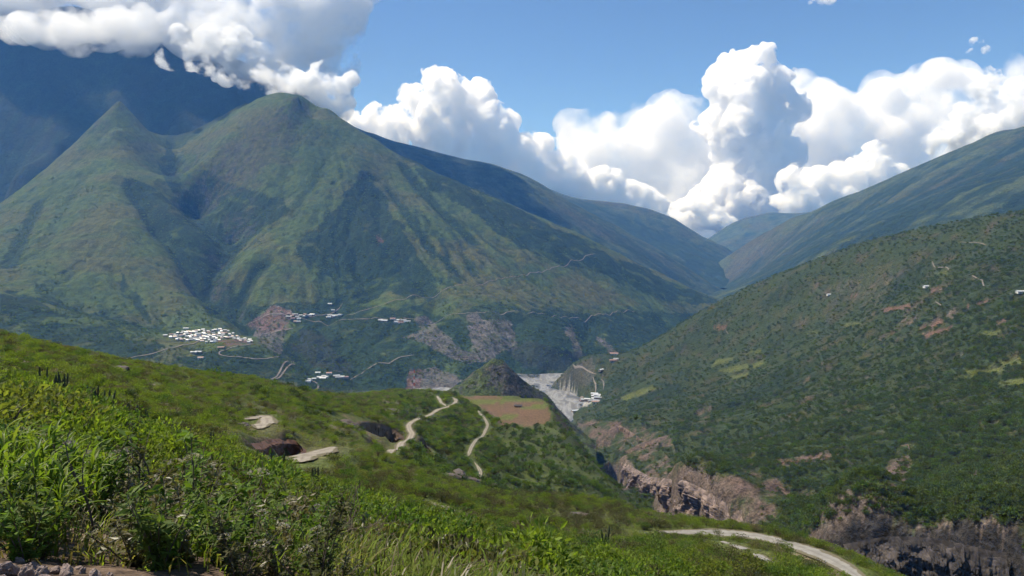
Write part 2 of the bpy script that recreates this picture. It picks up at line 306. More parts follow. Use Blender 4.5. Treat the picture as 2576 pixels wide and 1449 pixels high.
def land_mat(name, f1, f2, bump=1.0, lo=0.55, hi=1.45):
    """cover tint of each spot (grass, scrub, soil, rock) broken up by grain at two sizes (metres), with matching relief"""
    m, N, L, bs = nodes(name)
    at = N.new('ShaderNodeAttribute'); at.attribute_name = 'tint'
    tc = N.new('ShaderNodeTexCoord'); v = tc.outputs['Object']
    a = tex_noise(N, L, v, 1.0 / f1, 5, 0.6); b = tex_noise(N, L, v, 1.0 / f2, 4, 0.65)
    r1 = ramp(N, L, a.outputs['Fac'], [(0.28, lo), (0.72, hi)]); r2 = ramp(N, L, b.outputs['Fac'], [(0.36, 0.5), (0.66, 1.5)])
    sp = N.new('ShaderNodeAttribute'); sp.attribute_name = 'grain'
    c = mixc(N, L, 'MULTIPLY', 1.0, at.outputs['Color'], r1.outputs['Color']); c = mixc(N, L, 'MULTIPLY', sp.outputs['Fac'], c, r2.outputs['Color'])
    L.new(c, bs.inputs['Base Color']); bs.inputs['Roughness'].default_value = 0.95; bs.inputs['Specular IOR Level'].default_value = 0.1
    ad = N.new('ShaderNodeMath'); ad.operation = 'MULTIPLY_ADD'; L.new(b.outputs['Fac'], ad.inputs[0]); ad.inputs[1].default_value = f2 / f1 * 1.6; L.new(a.outputs['Fac'], ad.inputs[2])
    bu = N.new('ShaderNodeBump'); bu.inputs['Strength'].default_value = 0.9; bu.inputs['Distance'].default_value = f1 * 0.5 * bump
    L.new(ad.outputs[0], bu.inputs['Height']); L.new(bu.outputs['Normal'], bs.inputs['Normal'])
    return m
def leaf_mat(name, c1, c2, c3=None, trans=0.35, rough=0.6, spec=0.14):
    m, N, L, bs = nodes(name)
    oi = N.new('ShaderNodeObjectInfo'); geo = N.new('ShaderNodeNewGeometry')
    s = [(0.0, c1), (1.0, c2)] if c3 is None else [(0.0, c1), (0.55, c2), (1.0, c3)]
    r = ramp(N, L, oi.outputs['Random'], s)
    r2 = ramp(N, L, geo.outputs['Random Per Island'], [(0.0, 0.55), (1.0, 1.45)])
    c = mixc(N, L, 'MULTIPLY', 1.0, r.outputs['Color'], r2.outputs['Color'])
    L.new(c, bs.inputs['Base Color']); bs.inputs['Roughness'].default_value = rough; bs.inputs['Specular IOR Level'].default_value = spec
    tr = N.new('ShaderNodeBsdfTranslucent'); c2_ = mixc(N, L, 'MULTIPLY', 1.0, c, (1.5, 1.55, 0.6)); L.new(c2_, tr.inputs['Color'])
    mx = N.new('ShaderNodeMixShader'); mx.inputs[0].default_value = trans
    L.new(bs.outputs[0], mx.inputs[1]); L.new(tr.outputs[0], mx.inputs[2]); L.new(mx.outputs[0], N['Material Output'].inputs['Surface'])
    return m
def plain_mat(name, c1, c2, scale, rough=0.9, bump=0.0, metal=0.0, spec=0.3, stretch=None, crack=0.0):
    m, N, L, bs = nodes(name); tc = N.new('ShaderNodeTexCoord'); v = tc.outputs['Object']
    if stretch:
        mp = N.new('ShaderNodeMapping'); mp.inputs['Scale'].default_value = stretch; L.new(v, mp.inputs['Vector']); v = mp.outputs[0]
    a = tex_noise(N, L, v, scale, 6, 0.62); r = ramp(N, L, a.outputs['Fac'], [(0.3, c1), (0.7, c2)])
    hgt = a.outputs['Fac']
    if crack:                                                  # fractured rock: blocks of differing tone with clefts between
        vo = N.new('ShaderNodeTexVoronoi'); vo.inputs['Scale'].default_value = crack; wv = mixc(N, L, 'ADD', .35 / crack, v, a.outputs['Color']); L.new(wv, vo.inputs['Vector'])
        r3 = ramp(N, L, vo.outputs['Color'], [(0.2, .55), (.8, 1.35)]); cc = mixc(N, L, 'MULTIPLY', 1.0, r.outputs['Color'], r3.outputs['Color']); r = cc.node; hg = N.new('ShaderNodeMath'); hg.operation = 'SUBTRACT'; L.new(a.outputs['Fac'], hg.inputs[0]); L.new(vo.outputs['Distance'], hg.inputs[1]); hgt = hg.outputs[0]
    L.new(cc if crack else r.outputs['Color'], bs.inputs['Base Color']); bs.inputs['Roughness'].default_value = rough; bs.inputs['Metallic'].default_value = metal; bs.inputs['Specular IOR Level'].default_value = spec
    if bump:
        bu = N.new('ShaderNodeBump'); bu.inputs['Strength'].default_value = 0.8; bu.inputs['Distance'].default_value = bump
        L.new(hgt, bu.inputs['Height']); L.new(bu.outputs['Normal'], bs.inputs['Normal'])
    return m
GRASS, OLIVE, BUSH, SOIL, SCAR, ROCK = (np.array(c) for c in ((.050,.073,.020), (.062,.068,.023), (.012,.026,.010), (.16,.095,.065), (.115,.10,.094), (.12,.105,.095)))
def blend(col, c, w): return col * (1 - w[:, None]) + np.asarray(c)[None] * w[:, None]
def polymask(px, py, polys, wob=None, soft=0):
    if wob is None: w1 = w2 = 0
    else: w1, w2 = wob
    m = np.zeros(px.shape)
    for p in polys: m = np.maximum(m, in_poly(px + w1, py + w2, p))
    return m
# ------------------------------------------------------------------ clouds: closed puffy bodies filled with an even white scattering volume
def hash3(ix, iy, iz, seed):
    h = (ix * 374761393 + iy * 668265263 + iz * 2147483647 + seed * 974634777) & 0xFFFFFFFF
    h = ((h ^ (h >> 13)) * 1274126177) & 0xFFFFFFFF
    return (h ^ (h >> 16)) & 0xFFFF
def noise3(p, seed=0):
    i = np.floor(p).astype(np.int64); f = p - i; u = f * f * (3 - 2 * f); r = 0.0
    for dx in (0, 1):
        for dy in (0, 1):
            for dz in (0, 1):
                w = (u[:, 0] if dx else 1 - u[:, 0]) * (u[:, 1] if dy else 1 - u[:, 1]) * (u[:, 2] if dz else 1 - u[:, 2])
                r = r + w * (hash3(i[:, 0] + dx, i[:, 1] + dy, i[:, 2] + dz, seed) / 32767.5 - 1)
    return r
def cloud_mat(name, dens, col=(1, 1, 1)):
    m = bpy.data.materials.new(name); m.use_nodes = True; n = m.node_tree.nodes; n.remove(n['Principled BSDF'])
    v = n.new('ShaderNodeVolumeScatter'); v.inputs['Color'].default_value = (*col, 1); v.inputs['Density'].default_value = dens; v.inputs['Anisotropy'].default_value = 0.0
    m.node_tree.links.new(v.outputs[0], n['Material Output'].inputs['Volume']); return m
def torn_mat(name, dens, size, lo=.42, hi=.62, detail=6, dist=0, step=1.0):
    """cloud whose density itself is ragged: thin, torn edges"""
    m = cloud_mat(name, dens); N = m.node_tree.nodes; L = m.node_tree.links; v = [n for n in N if n.type == 'VOLUME_SCATTER'][0]
    tc = N.new('ShaderNodeTexCoord'); a = N.new('ShaderNodeTexNoise'); a.inputs['Scale'].default_value = 1 / size; a.inputs['Detail'].default_value = detail; a.inputs['Roughness'].default_value = .58; a.inputs['Distortion'].default_value = dist
    L.new(tc.outputs['Object'], a.inputs['Vector']); r = N.new('ShaderNodeMapRange'); r.interpolation_type = 'SMOOTHSTEP'; r.inputs['From Min'].default_value = lo; r.inputs['From Max'].default_value = hi; r.inputs['To Min'].default_value = 0; r.inputs['To Max'].default_value = dens
    L.new(a.outputs['Fac'], r.inputs['Value']); L.new(r.outputs[0], v.inputs['Density']); m.cycles.volume_step_rate = step; return m
def grow(base, seed, levels=2, kids=9, shrink=0.5, low=-0.3, flat=1.0):
    rng = np.random.RandomState(seed); pts = [tuple(b) for b in base]; cur = list(pts)
    for l in range(levels):
        nxt = []
        for (x, y, z, r) in cur:
            for _ in range(kids):
                v = rng.normal(size=3); v /= np.linalg.norm(v)
                if v[2] < low: v[2] = -v[2] * 0.5
                k = r * rng.uniform(.75, 1.0)
                nxt.append((x + v[0] * k, y + v[1] * k, z + v[2] * k * flat, r * shrink * rng.uniform(.6, 1.2)))
        pts += nxt; cur = nxt
    return np.array(pts)
def cloud(name, base, voxel, seed, mat, label, puffs=((.5, .09), (.22, .045)), levels=2, kids=9, shrink=0.5, low=-0.3, flat=1.0, stretch=None):
    Y0 = float(np.mean([b[2] for b in base]))
    pts = grow([(*P(px, py, Y), r / F_PX * Y) for px, py, Y, r in base], seed, levels, kids, shrink, low, flat)
    me = bpy.data.meshes.new('cloud_points'); me.vertices.add(len(pts)); me.vertices.foreach_set('co', pts[:, :3].astype(np.float32).ravel())
    at = me.attributes.new('rad', 'FLOAT', 'POINT'); at.data.foreach_set('value', pts[:, 3].astype(np.float32))
    o = bpy.data.objects.new('cloud_points', me); COL.objects.link(o)
    ng = bpy.data.node_groups.new('cloud_body', 'GeometryNodeTree')
    ng.interface.new_socket('Geometry', in_out='INPUT', socket_type='NodeSocketGeometry'); ng.interface.new_socket('Geometry', in_out='OUTPUT', socket_type='NodeSocketGeometry')
    N = ng.nodes; L = ng.links; gi = N.new('NodeGroupInput'); go = N.new('NodeGroupOutput')
    m2p = N.new('GeometryNodeMeshToPoints'); ra = N.new('GeometryNodeInputNamedAttribute'); ra.data_type = 'FLOAT'; ra.inputs['Name'].default_value = 'rad'
    L.new(gi.outputs[0], m2p.inputs['Mesh']); L.new(ra.outputs['Attribute'], m2p.inputs['Radius'])
    p2v = N.new('GeometryNodePointsToVolume'); p2v.resolution_mode = 'VOXEL_SIZE'; p2v.inputs['Voxel Size'].default_value = voxel
    L.new(m2p.outputs[0], p2v.inputs['Points']); L.new(ra.outputs['Attribute'], p2v.inputs['Radius'])
    v2m = N.new('GeometryNodeVolumeToMesh'); v2m.inputs['Threshold'].default_value = 0.1
    L.new(p2v.outputs[0], v2m.inputs['Volume']); L.new(v2m.outputs[0], go.inputs[0])
    o.modifiers.new('gn', 'NODES').node_group = ng
    m = bpy.data.meshes.new_from_object(o.evaluated_get(bpy.context.evaluated_depsgraph_get())); bpy.data.objects.remove(o)
    n = len(m.vertices); co = np.empty(n * 3, np.float32); m.vertices.foreach_get('co', co); co = co.reshape(-1, 3).astype(float)
    no = np.empty(n * 3, np.float32); m.vertices.foreach_get('normal', no); no = no.reshape(-1, 3)
    R = np.median([b[3] for b in base]) / F_PX * Y0
    for k, (sc, am) in enumerate(puffs):                       # cauliflower relief: rounded puffs, sharp creases
        d = np.abs(noise3(co / (R * sc), seed + k * 5)) * 2 - 0.7
        co = co + no * (d * R * am)[:, None]
    m.vertices.foreach_set('co', co.astype(np.float32).ravel()); m.polygons.foreach_set('use_smooth', np.ones(len(m.polygons), bool)); m.update()
    m.name = name; m.materials.clear()
    return tag(link(name, m, mat), label, 'cloud')
# ------------------------------------------------------------------ land meshes with their cover
def slopes(land, x, y):
    e = land.cell; gx = (land.z(x + e, y) - land.z(x - e, y)) / (2 * e); gy = (land.z(x, y + e) - land.z(x, y - e)) / (2 * e)
    return gx, gy
def wobble(x, y, z, s, amp, seed):
    return amp * fbm(x + z * .7, y, s, 4, seed), amp * fbm(x, y + z * .7, s, 4, seed + 50)
# roads are worked into the near slope before its mesh is made
def road_line(land, pts, ya, yb, step=4.0):
    h = [land.hit(px, py, *(yy or (ya, yb))) for px, py, *yy in [(p[0], p[1], *(p[2:] and [p[2]] or [])) for p in pts]]
    h = np.array(h); 
    for _ in range(1):
        h[1:-1] = (h[:-2] + 2 * h[1:-1] + h[2:]) / 4
    d = np.r_[0, np.cumsum(np.hypot(np.diff(h[:, 0]), np.diff(h[:, 1])))]
    n = max(3, int(d[-1] / step)); t = np.linspace(0, d[-1], n)
    l = np.c_[np.interp(t, d, h[:, 0]), np.interp(t, d, h[:, 1]), np.interp(t, d, h[:, 2])]
    for _ in range(3): l[1:-1] = (l[:-2] + 2 * l[1:-1] + l[2:]) / 4
    if step > 8:
        l[:, 0] += 9 * fbm(l[:, 0], l[:, 1], 90, 2, 5); l[:, 1] += 16 * fbm(l[:, 0], l[:, 1], 110, 2, 9); l[:, 2] = land.z(l[:, 0], l[:, 1])
    return l
def bench(land, line, width):
    """cut a level bench for a road into the slope"""
    c = land.cell; r = width * 1.8 + 2 * c
    for a, b in zip(line[:-1], line[1:]):
        i0 = max(0, int((min(a[0], b[0]) - r - land.x0) / c)); i1 = min(land.nx, int((max(a[0], b[0]) + r - land.x0) / c) + 2)
        j0 = max(0, int((min(a[1], b[1]) - r - land.y0) / c)); j1 = min(land.ny, int((max(a[1], b[1]) + r - land.y0) / c) + 2)
        X, Y = np.meshgrid(land.x0 + np.arange(i0, i1) * c, land.y0 + np.arange(j0, j1) * c)
        l2 = (b[0] - a[0]) ** 2 + (b[1] - a[1]) ** 2 + 1e-9; t = np.clip(((X - a[0]) * (b[0] - a[0]) + (Y - a[1]) * (b[1] - a[1])) / l2, 0, 1)
        d = np.hypot(X - a[0] - t * (b[0] - a[0]), Y - a[1] - t * (b[1] - a[1])); w = 1 - sstep(width * .6, width * .6 + 2.2 * c, d)
        Zs = land.Z[j0:j1, i0:i1]; land.Z[j0:j1, i0:i1] = Zs * (1 - w) + (a[2] + t * (b[2] - a[2])) * w
NR = (30, 260)
near_roads = [  # (points, width, distance range)
 ([(1138,1000),(1150,1004),(1153,1011),(1135,1020),(1118,1031),(1082,1044),(1042,1057),(1018,1069),(1030,1084),(1046,1099),(1030,1107),(1000,1121),(985,1135),(977,1151)], 3.6, (215, 760), 'pale dirt road winding down beside the ravine to the terrace'),
 ([(1100,997),(1103,1008),(1110,1016),(1122,1022)], 3.2, (300, 760), 'short dirt spur road joining the winding road near the terrace'),
 ([(1203,1034),(1216,1052),(1226,1063),(1231,1074),(1219,1087),(1198,1107),(1184,1125),(1178,1148)], 2.6, (300, 760), 'dirt track with two wheel ruts running down through shrubs below the fields'),
 ([(1193,1163),(1207,1178),(1216,1192),(1208,1209)], 2.6, (215, 600), 'short rutted track above the dark rocks'),
 ([(612,1038),(645,1042),(672,1049),(681,1058),(668,1070),(655,1080)], 4.6, (40, 330), 'pale bend of dirt road on the left slope'),
 ([(840,1136),(812,1140),(790,1147),(772,1156),(750,1165)], 5.5, (30, 200), 'pale dirt road bend below the red cut bank'),
 ([(1080,1262),(1105,1272),(1130,1282),(1160,1297)], 2.6, (30, 140), 'bare pale stretch of dirt road among bushes in the middle'),
 ([(1660,1338),(1740,1338),(1850,1344),(1920,1353),(1990,1373),(2060,1401),(2140,1440),(2200,1480)], 3.8, (45, 175), 'wide grey gravel road curving along the edge of the near slope'),
 ([(1815,1370),(1870,1382),(1915,1398),(1945,1420)], 3.0, (40, 160), 'narrow gravel lane just below the wide gravel road'),
 ([(330,943),(355,949),(380,969),(400,978)], 3.0, (60, 330), 'small grey stretch of road high on the left slope')]
roads = [(road_line(ST, p, *r), w, lab) for p, w, r, lab in near_roads]
# level farmed terrace
fp = [P(*a) for a in ((1150,997,722),(1250,994,735),(1375,1008,715),(1390,1045,662),(1376,1066,632),(1270,1077,618),(1228,1040,668))]; fx = [a[:2] for a in fp]
Xg, Yg = np.meshgrid(ST.x0 + np.arange(ST.nx) * ST.cell, ST.y0 + np.arange(ST.ny) * ST.cell)
fm = blur(in_poly(Xg, Yg, fx).astype(float), 4); fm = np.clip(fm * 1.6, 0, 1)
ST.Z = ST.Z * (1 - fm) + (-152.3 + (Yg - 618) * .0346) * fm
def notch(land, line, nrm, width, H):
    """cut a steep bank: the ground before the line drops by H and runs out over the width"""
    n = np.array(nrm); X, Y = np.meshgrid(land.x0 + np.arange(land.nx) * land.cell, land.y0 + np.arange(land.ny) * land.cell); l = res_line(np.asarray(line, float), 40)
    m = in_poly(X, Y, [tuple(a) for a in l[:, :2] + n * .8] + [tuple(a) for a in l[::-1, :2] + n * width]); xs, ys = X[m], Y[m]
    i = np.argmin((xs[:, None] - l[:, 0] - n[0] * 1) ** 2 + (ys[:, None] - l[:, 1] - n[1] * 1) ** 2, 1); d = np.clip(((xs - l[i, 0]) * n[0] + (ys - l[i, 1]) * n[1]) / width, 0, 1); e = np.clip(np.minimum(i, 39 - i) / 5, 0, 1)
    land.Z[m] = np.minimum(land.Z[m], l[i, 2] - H * e * (1 - d) ** .6)
def res_line(l, n):
    d = np.r_[0, np.cumsum(np.linalg.norm(np.diff(l, axis=0), axis=1))]; t = np.linspace(0, d[-1], n); return np.stack([np.interp(t, d, l[:, k]) for k in range(3)], 1)
BANKS = []   # earth banks: (line, facing, height, width of the floor before it, kind)
for pts, (ya, yb), nrm, H, wd_, kd in [([(648,1122),(672,1108),(715,1105),(745,1110),(762,1126),(770,1148)], (40, 300), (.80, -.6), 4.2, 11, 0), ([(905,1072),(930,1064),(960,1068),(985,1078),(1003,1090),(1018,1102)], (200, 500), (.3, -.95), 9, 26, 1), ([(1030,1106),(1050,1108),(1068,1116),(1084,1134),(1096,1158)], (200, 500), (.8, -.6), 13, 30, 1)]:
    l = np.array([ST.hit(a, b, ya, yb) for a, b in pts]); notch(ST, l, nrm, wd_, H); BANKS.append((l, nrm, H, wd_, kd))
for l, w, _ in roads:
    l[:, 2] = .5 * l[:, 2] + .5 * ST.z(l[:, 0], l[:, 1])
    for _k in range(3): l[1:-1, 2] = (l[:-2, 2] + 2 * l[1:-1, 2] + l[2:, 2]) / 4
    bench(ST, l, w)

def build_land(name, land, pa, pb, ya, yb, nc, nr, cover, mat, fine=0.0, fwav=20, label=None):
    x, y, z, q = fan_grid(land, pa, pb, ya, yb, nc, nr, fine, fwav)
    px, py = proj(x, y, z); gx, gy = slopes(land, x, y)
    col = cover(x, y, z, px, py, gx, gy, land.samp(land.A, x, y))
    gr = np.ones(len(x))
    if isinstance(col, tuple): col, gr = col
    o = link(name, np_mesh(name, np.c_[x, y, z], q, attrs={'tint': np.clip(col, 0.004, 0.9), 'grain': gr}), mat); tag(o, label, kind='structure')
    return o
def cover_M(x, y, z, px, py, gx, gy, A):
    n1 = fbm(x, y + z, 380, 5, 201); n2 = fbm(x * 1.2, y + z, 90, 4, 211); n3 = fbm(x, z * 3, 140, 4, 221)
    col = np.repeat(GRASS[None], len(x), 0); col = blend(col, OLIVE, sstep(-.2, .35, n1 + .5 * n3)); col = blend(col, (.032,.054,.017), sstep(.1, .4, -n1 + .4 * n2) * .6)
    wob = wobble(x, y, z, 160, 26, 231)
    bush = [[(425,330),(455,480),(600,585),(605,600),(560,650),(545,690),(600,770),(660,830),(600,790),(520,720),(450,640),(330,470),(310,435),(345,445),(440,520),(530,590),(500,560),(430,480),(400,400)],
            [(450,490),(520,430),(600,470),(690,500),(740,530),(640,590),(600,590),(520,540)],
            [(905,425),(865,500),(790,575),(745,630),(790,690),(900,725),(1010,745),(1100,735),(1060,650),(1000,560),(960,490)],
            [(1000,380),(1060,420),(1300,525),(1500,620),(1700,715),(1840,778),(1700,760),(1500,690),(1300,610),(1180,540),(1080,470)],
            [(640,765),(860,755),(960,775),(1080,760),(1190,735),(1300,790),(1450,770),(1620,790),(1840,778),(1700,850),(1400,950),(1060,990),(700,970),(690,880),(760,820)],
            [(0,738),(60,742),(130,775),(220,790),(120,800),(100,820),(200,820),(260,800),(330,850),(420,870),(300,930),(-100,900),(-100,735)],
            [(440,890),(640,880),(760,920),(820,990),(420,920)], [(500,755),(560,770),(620,810),(580,815)], [(300,680),(330,720),(380,800),(360,800),(310,740)]]
    b = polymask(px, py, bush, wob)
    b = np.clip(b * sstep(-.55, -.05, n2 + .4 * n1) + sstep(1.1, 2.2, A) * sstep(-.3, .2, n1 + .3) + .8 * sstep(.25, .6, n2 - .3 * n1) * sstep(.0, .35, gx) + sstep(.3, .55, n2) * .5, 0, 1)
    b *= 1 - polymask(px, py, [[(900,425),(880,440),(830,500),(780,545),(640,630),(545,690),(560,700),(660,650),(790,580),(850,520),(900,440)], [(1060,770),(1290,640),(1500,680),(1640,770),(1500,800),(1350,760),(1250,760),(1100,800)]], wob) * .75
    col = blend(col, BUSH, b * .92)
    pale = polymask(px, py, [[(1150,620),(1330,640),(1460,690),(1640,775),(1420,790),(1290,760),(1240,830),(1150,820),(1120,740)]], wob) * sstep(-.3, .3, n1 + n2)
    col = blend(col, (.074,.072,.027), pale * .6 * (1 - b * .7))
    sc = polymask(px, py, [[(625,815),(655,792),(690,768),(735,782),(722,830),(650,838)], [(640,838),(715,830),(708,892),(688,885),(652,862)],
        [(1040,795),(1075,795),(1120,840),(1165,880),(1185,885),(1175,790),(1200,783),(1215,800),(1285,808),(1305,880),(1260,880),(1240,905),(1180,915),(1090,880),(1055,860),(1010,850),(1060,830)],
        [(1020,980),(1030,930),(1105,925),(1165,955),(1120,985)], [(1500,850),(1520,850),(1555,890),(1530,890)], [(1420,820),(1440,820),(1470,900),(1450,900)]], wobble(x, y, z, 70, 12, 241))
    n4 = fbm(x, y + z * 2, 45, 4, 251)
    col = blend(col, SCAR, np.clip(sc * (.62 + .5 * n4 + .35 * n3), 0, .95))
    red = polymask(px, py, [[(625,815),(655,792),(690,768),(735,782),(722,830),(650,838)], [(545,858),(600,852),(645,866),(570,872)], [(1020,980),(1030,930),(1060,930),(1060,980)], [(945,590),(960,590),(965,615),(950,615)]], wobble(x, y, z, 50, 6, 261))
    col = blend(col, (.115,.068,.056), red * .8 * sstep(-.4, .1, n4))
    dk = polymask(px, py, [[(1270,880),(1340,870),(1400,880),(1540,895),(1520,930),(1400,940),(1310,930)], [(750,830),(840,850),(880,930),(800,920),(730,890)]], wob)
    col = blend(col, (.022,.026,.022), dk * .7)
    col = blend(col, (.010,.017,.009), sstep(4380, 4600, y + 60 * n1) * .85)  # back ridge: dark scrub, with cloud shade put into its tint
    st = np.clip(np.hypot(gx, gy) - 1.0, 0, 1) * 2; col = blend(col, (.06,.056,.046), np.clip(st, 0, .7) * sstep(-.2, .2, n4))
    return col, np.clip(.25 + .75 * b, 0, 1)
def cover_far(seed, g=(.046,.060,.026)):
    def f(x, y, z, px, py, gx, gy, A):
        n1 = fbm(x, y + z, 600, 5, seed); n2 = fbm(x, y + z, 140, 4, seed + 9)
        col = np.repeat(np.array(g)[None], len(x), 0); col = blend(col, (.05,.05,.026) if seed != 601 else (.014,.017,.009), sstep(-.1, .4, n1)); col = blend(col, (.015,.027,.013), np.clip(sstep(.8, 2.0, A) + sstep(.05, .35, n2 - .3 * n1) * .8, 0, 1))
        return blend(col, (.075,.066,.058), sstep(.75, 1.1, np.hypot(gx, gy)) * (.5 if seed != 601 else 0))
    return f
R_FIELDS_BROWN = [[(2216,777),(2292,764),(2290,773),(2225,787)], [(2306,828),(2372,804),(2374,812),(2312,834)], [(2314,842),(2396,820),(2393,833),(2330,852)], [(2431,771),(2486,755),(2486,763),(2435,776)], [(2336,727),(2366,721),(2369,730),(2345,735)], [(2500,812),(2530,800),(2532,808),(2506,818)], [(2130,745),(2160,738),(2150,748)], [(1795,822),(1830,818),(1815,830)]]
R_FIELDS_GREEN = [[(1805,932),(1879,914),(1884,924),(1836,940)], [(1800,907),(1845,899),(1843,908),(1785,928)], [(1889,917),(1924,903),(1918,921),(1897,927)], [(1835,948),(1885,938),(1880,947),(1845,953)], [(2405,934),(2517,926),(2536,937),(2438,946)], [(2506,918),(2565,898),(2576,912),(2540,924)], [(2502,963),(2576,950),(2576,968),(2528,972)],
    [(1870,890),(1915,880),(1910,888),(1880,893)], [(2020,838),(2060,830),(2055,840)], [(2120,815),(2170,808),(2165,818),(2130,822)], [(2340,690),(2390,680),(2380,692)], [(2450,840),(2520,830),(2500,845)], [(1560,1000),(1640,970),(1650,978),(1575,1010)], [(1480,1008),(1505,1008),(1500,1018),(1480,1016)]]
R_SCREE = [[(1425,1070),(1480,1058),(1560,1062),(1610,1085),(1650,1125),(1710,1175),(1800,1200),(1905,1178),(1925,1200),(1850,1262),(1800,1300),(1700,1318),(1640,1300),(1640,1230),(1600,1150),(1500,1120)], [(1748,1035),(1790,1018),(1785,1058),(1760,1068)], [(2250,1130),(2290,1112),(2292,1200),(2250,1235),(2225,1190)],
    [(2130,1340),(2190,1305),(2255,1300),(2250,1340),(2150,1365)], [(2500,1335),(2576,1285),(2576,1460),(2515,1460)], [(1940,1160),(2080,1140),(2100,1150),(1960,1180)], [(2440,1180),(2460,1170),(2465,1215),(2445,1215)], [(1850,1230),(1950,1200),(1990,1240),(1960,1310),(1850,1330),(1810,1300)], [(2090,1290),(2140,1270),(2170,1300),(2100,1330)], [(1560,1065),(1680,1090),(1700,1130),(1620,1120)]]
def cover_R(x, y, z, px, py, gx, gy, A):
    n1 = fbm(x, y, 200, 5, 301); n2 = fbm(x, y, 45, 4, 311); n3 = fbm(x, y + z, 14, 4, 321)
    col = np.repeat(np.array((.029,.041,.014))[None], len(x), 0)
    col = blend(col, (.046,.047,.020), sstep(-.1, .4, n2 + .3 * n1)); col = blend(col, (.017,.027,.010), sstep(.0, .4, n1 + .5 * n3)); col = blend(col, (.075,.054,.04), sstep(.34, .55, n2 + .5 * n3) * .6)
    wob = wobble(x, y, z, 40, 9, 331)
    col = blend(col, (.10,.070,.058), polymask(px, py, R_SCREE, wob) * sstep(-.25, .25, n2 + n3 * .8) * .9)
    col = blend(col, (.105,.064,.045), polymask(px, py, R_FIELDS_BROWN, wobble(x, y, z, 30, 2.5, 341)))
    col = blend(col, (.075,.086,.024), polymask(px, py, R_FIELDS_GREEN, wobble(x, y, z, 30, 3, 351)) * .9)
    col = blend(col, (.30,.29,.28), polymask(px, py, [[(1405,985),(1440,990),(1460,1010),(1440,1022),(1420,1010)], [(1425,1015),(1450,1005),(1490,1012),(1470,1022),(1430,1030)]], wob) * .8 * (z < -409))
    dk = polymask(px, py, [[(1372,968),(1400,945),(1450,915),(1490,900),(1500,940),(1470,975),(1420,978)]], wob); col = blend(col, (.07,.065,.05), dk * .7)
    col = blend(col, (.11,.085,.07), sstep(.8, 1.15, np.hypot(gx, gy)) * sstep(-.4, .1, n3) * (1 - sstep(1500, 1900, y)))
    col = blend(col, (.030,.027,.025), sstep(1.7, 2.4, np.hypot(gx, gy)) * (1 - sstep(420, 460, y)))  # steep lower right wall: its shade painted in as a darker tint
    return col
def cover_S(x, y, z, px, py, gx, gy, A):
    n1 = fbm(x, y, 60, 5, 401); n2 = fbm(x, y, 12, 4, 411); n3 = fbm(x, y, 3, 3, 421)
    col = np.repeat(np.array((.066,.082,.024))[None], len(x), 0); col = blend(col, (.075,.072,.032), sstep(-.1, .4, n1 + .4 * n2)); col = blend(col, (.13,.095,.065), sstep(.25, .45, n2 + .4 * n3) * .7)
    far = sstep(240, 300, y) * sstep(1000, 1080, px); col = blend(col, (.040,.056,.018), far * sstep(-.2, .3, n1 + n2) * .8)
    wob = wobble(x, y, z, 30, 3, 431)
    brown = polymask(px, py, [[(1193,1008),(1250,1002),(1372,1011),(1388,1050),(1374,1066),(1270,1076),(1246,1060),(1230,1040)], [(1150,997),(1248,993),(1262,1002),(1160,1006)]], wob)
    col = blend(col, (.115,.068,.048), brown * (.85 + .15 * n2)); col = blend(col, (.11,.075,.045), brown * sstep(.0, .3, fbm(x * .25, y, 9, 3, 461)) * .6); col = blend(col, (.14,.08,.055), brown * sstep(.1, .35, fbm(x * .2, y, 5, 3, 467)) * .5)
    gr = polymask(px, py, [[(1262,1004),(1342,1002),(1335,1011),(1255,1014)], [(1310,1022),(1372,1014),(1376,1027),(1312,1035)], [(1228,1046),(1300,1042),(1310,1051),(1240,1056)], [(1195,1008),(1250,1004),(1260,1012),(1205,1020)], [(1165,1005),(1200,1005),(1215,1030),(1195,1028)]], wobble(x, y, z, 18, 4, 441))
    col = blend(col, (.085,.098,.028), gr)
    col = blend(col, (.11,.08,.06), sstep(.85, 1.2, np.hypot(gx, gy)) * .85)
    col = blend(col, (.11,.075,.058), (1 - sstep(5.5, 9, y)) * .9)
    dust = polymask(px, py, [[(1840,1345),(1990,1372),(2060,1405),(1990,1395),(1900,1365)], [(2030,1370),(2080,1390),(2120,1430),(2060,1400)]], wobble(x, y, z, 6, 5, 451)); col = blend(col, (.20,.165,.115), dust * .7)
    return col
def cover_KN(x, y, z, px, py, gx, gy, A):
    n1 = fbm(x, y + z, 40, 4, 501); n2 = fbm(x, y + z, 10, 4, 511); s = np.hypot(gx, gy)
    col = np.repeat(np.array((.060,.078,.028))[None], len(x), 0); col = blend(col, (.075,.07,.064), sstep(.62, 1.0, s + .45 * n1 + .5 * n2)); return blend(col, (.022,.035,.016), sstep(.15, .4, n2 - .3 * n1))
LM_far = land_mat('far_slope_cover', 60, 14, 0.5); LM_mid = land_mat('mountain_cover', 26, 6.5, 0.8); LM_R = land_mat('hillside_cover', 9, 2.2, 0.8); LM_S = land_mat('near_slope_cover', 1.6, 0.35, 0.5); LM_K = land_mat('rocky_knoll_cover', 9, 3, 2.2)
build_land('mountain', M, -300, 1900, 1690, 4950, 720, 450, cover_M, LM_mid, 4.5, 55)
build_land('mountain', E, -300, 960, 4300, 6650, 260, 200, cover_far(601, (.012,.018,.009)), LM_far)  # tint deepened to carry the cloud shade on this mountain
build_land('mountain', FR, 700, 1900, 4700, 7700, 280, 180, cover_far(611), LM_far)
build_land('mountain', GR, 1300, 1950, 5900, 9400, 160, 140, cover_far(621), LM_far)
build_land('mountain', KR, 1650, 2600, 8200, 12200, 130, 90, cover_far(631), LM_far)
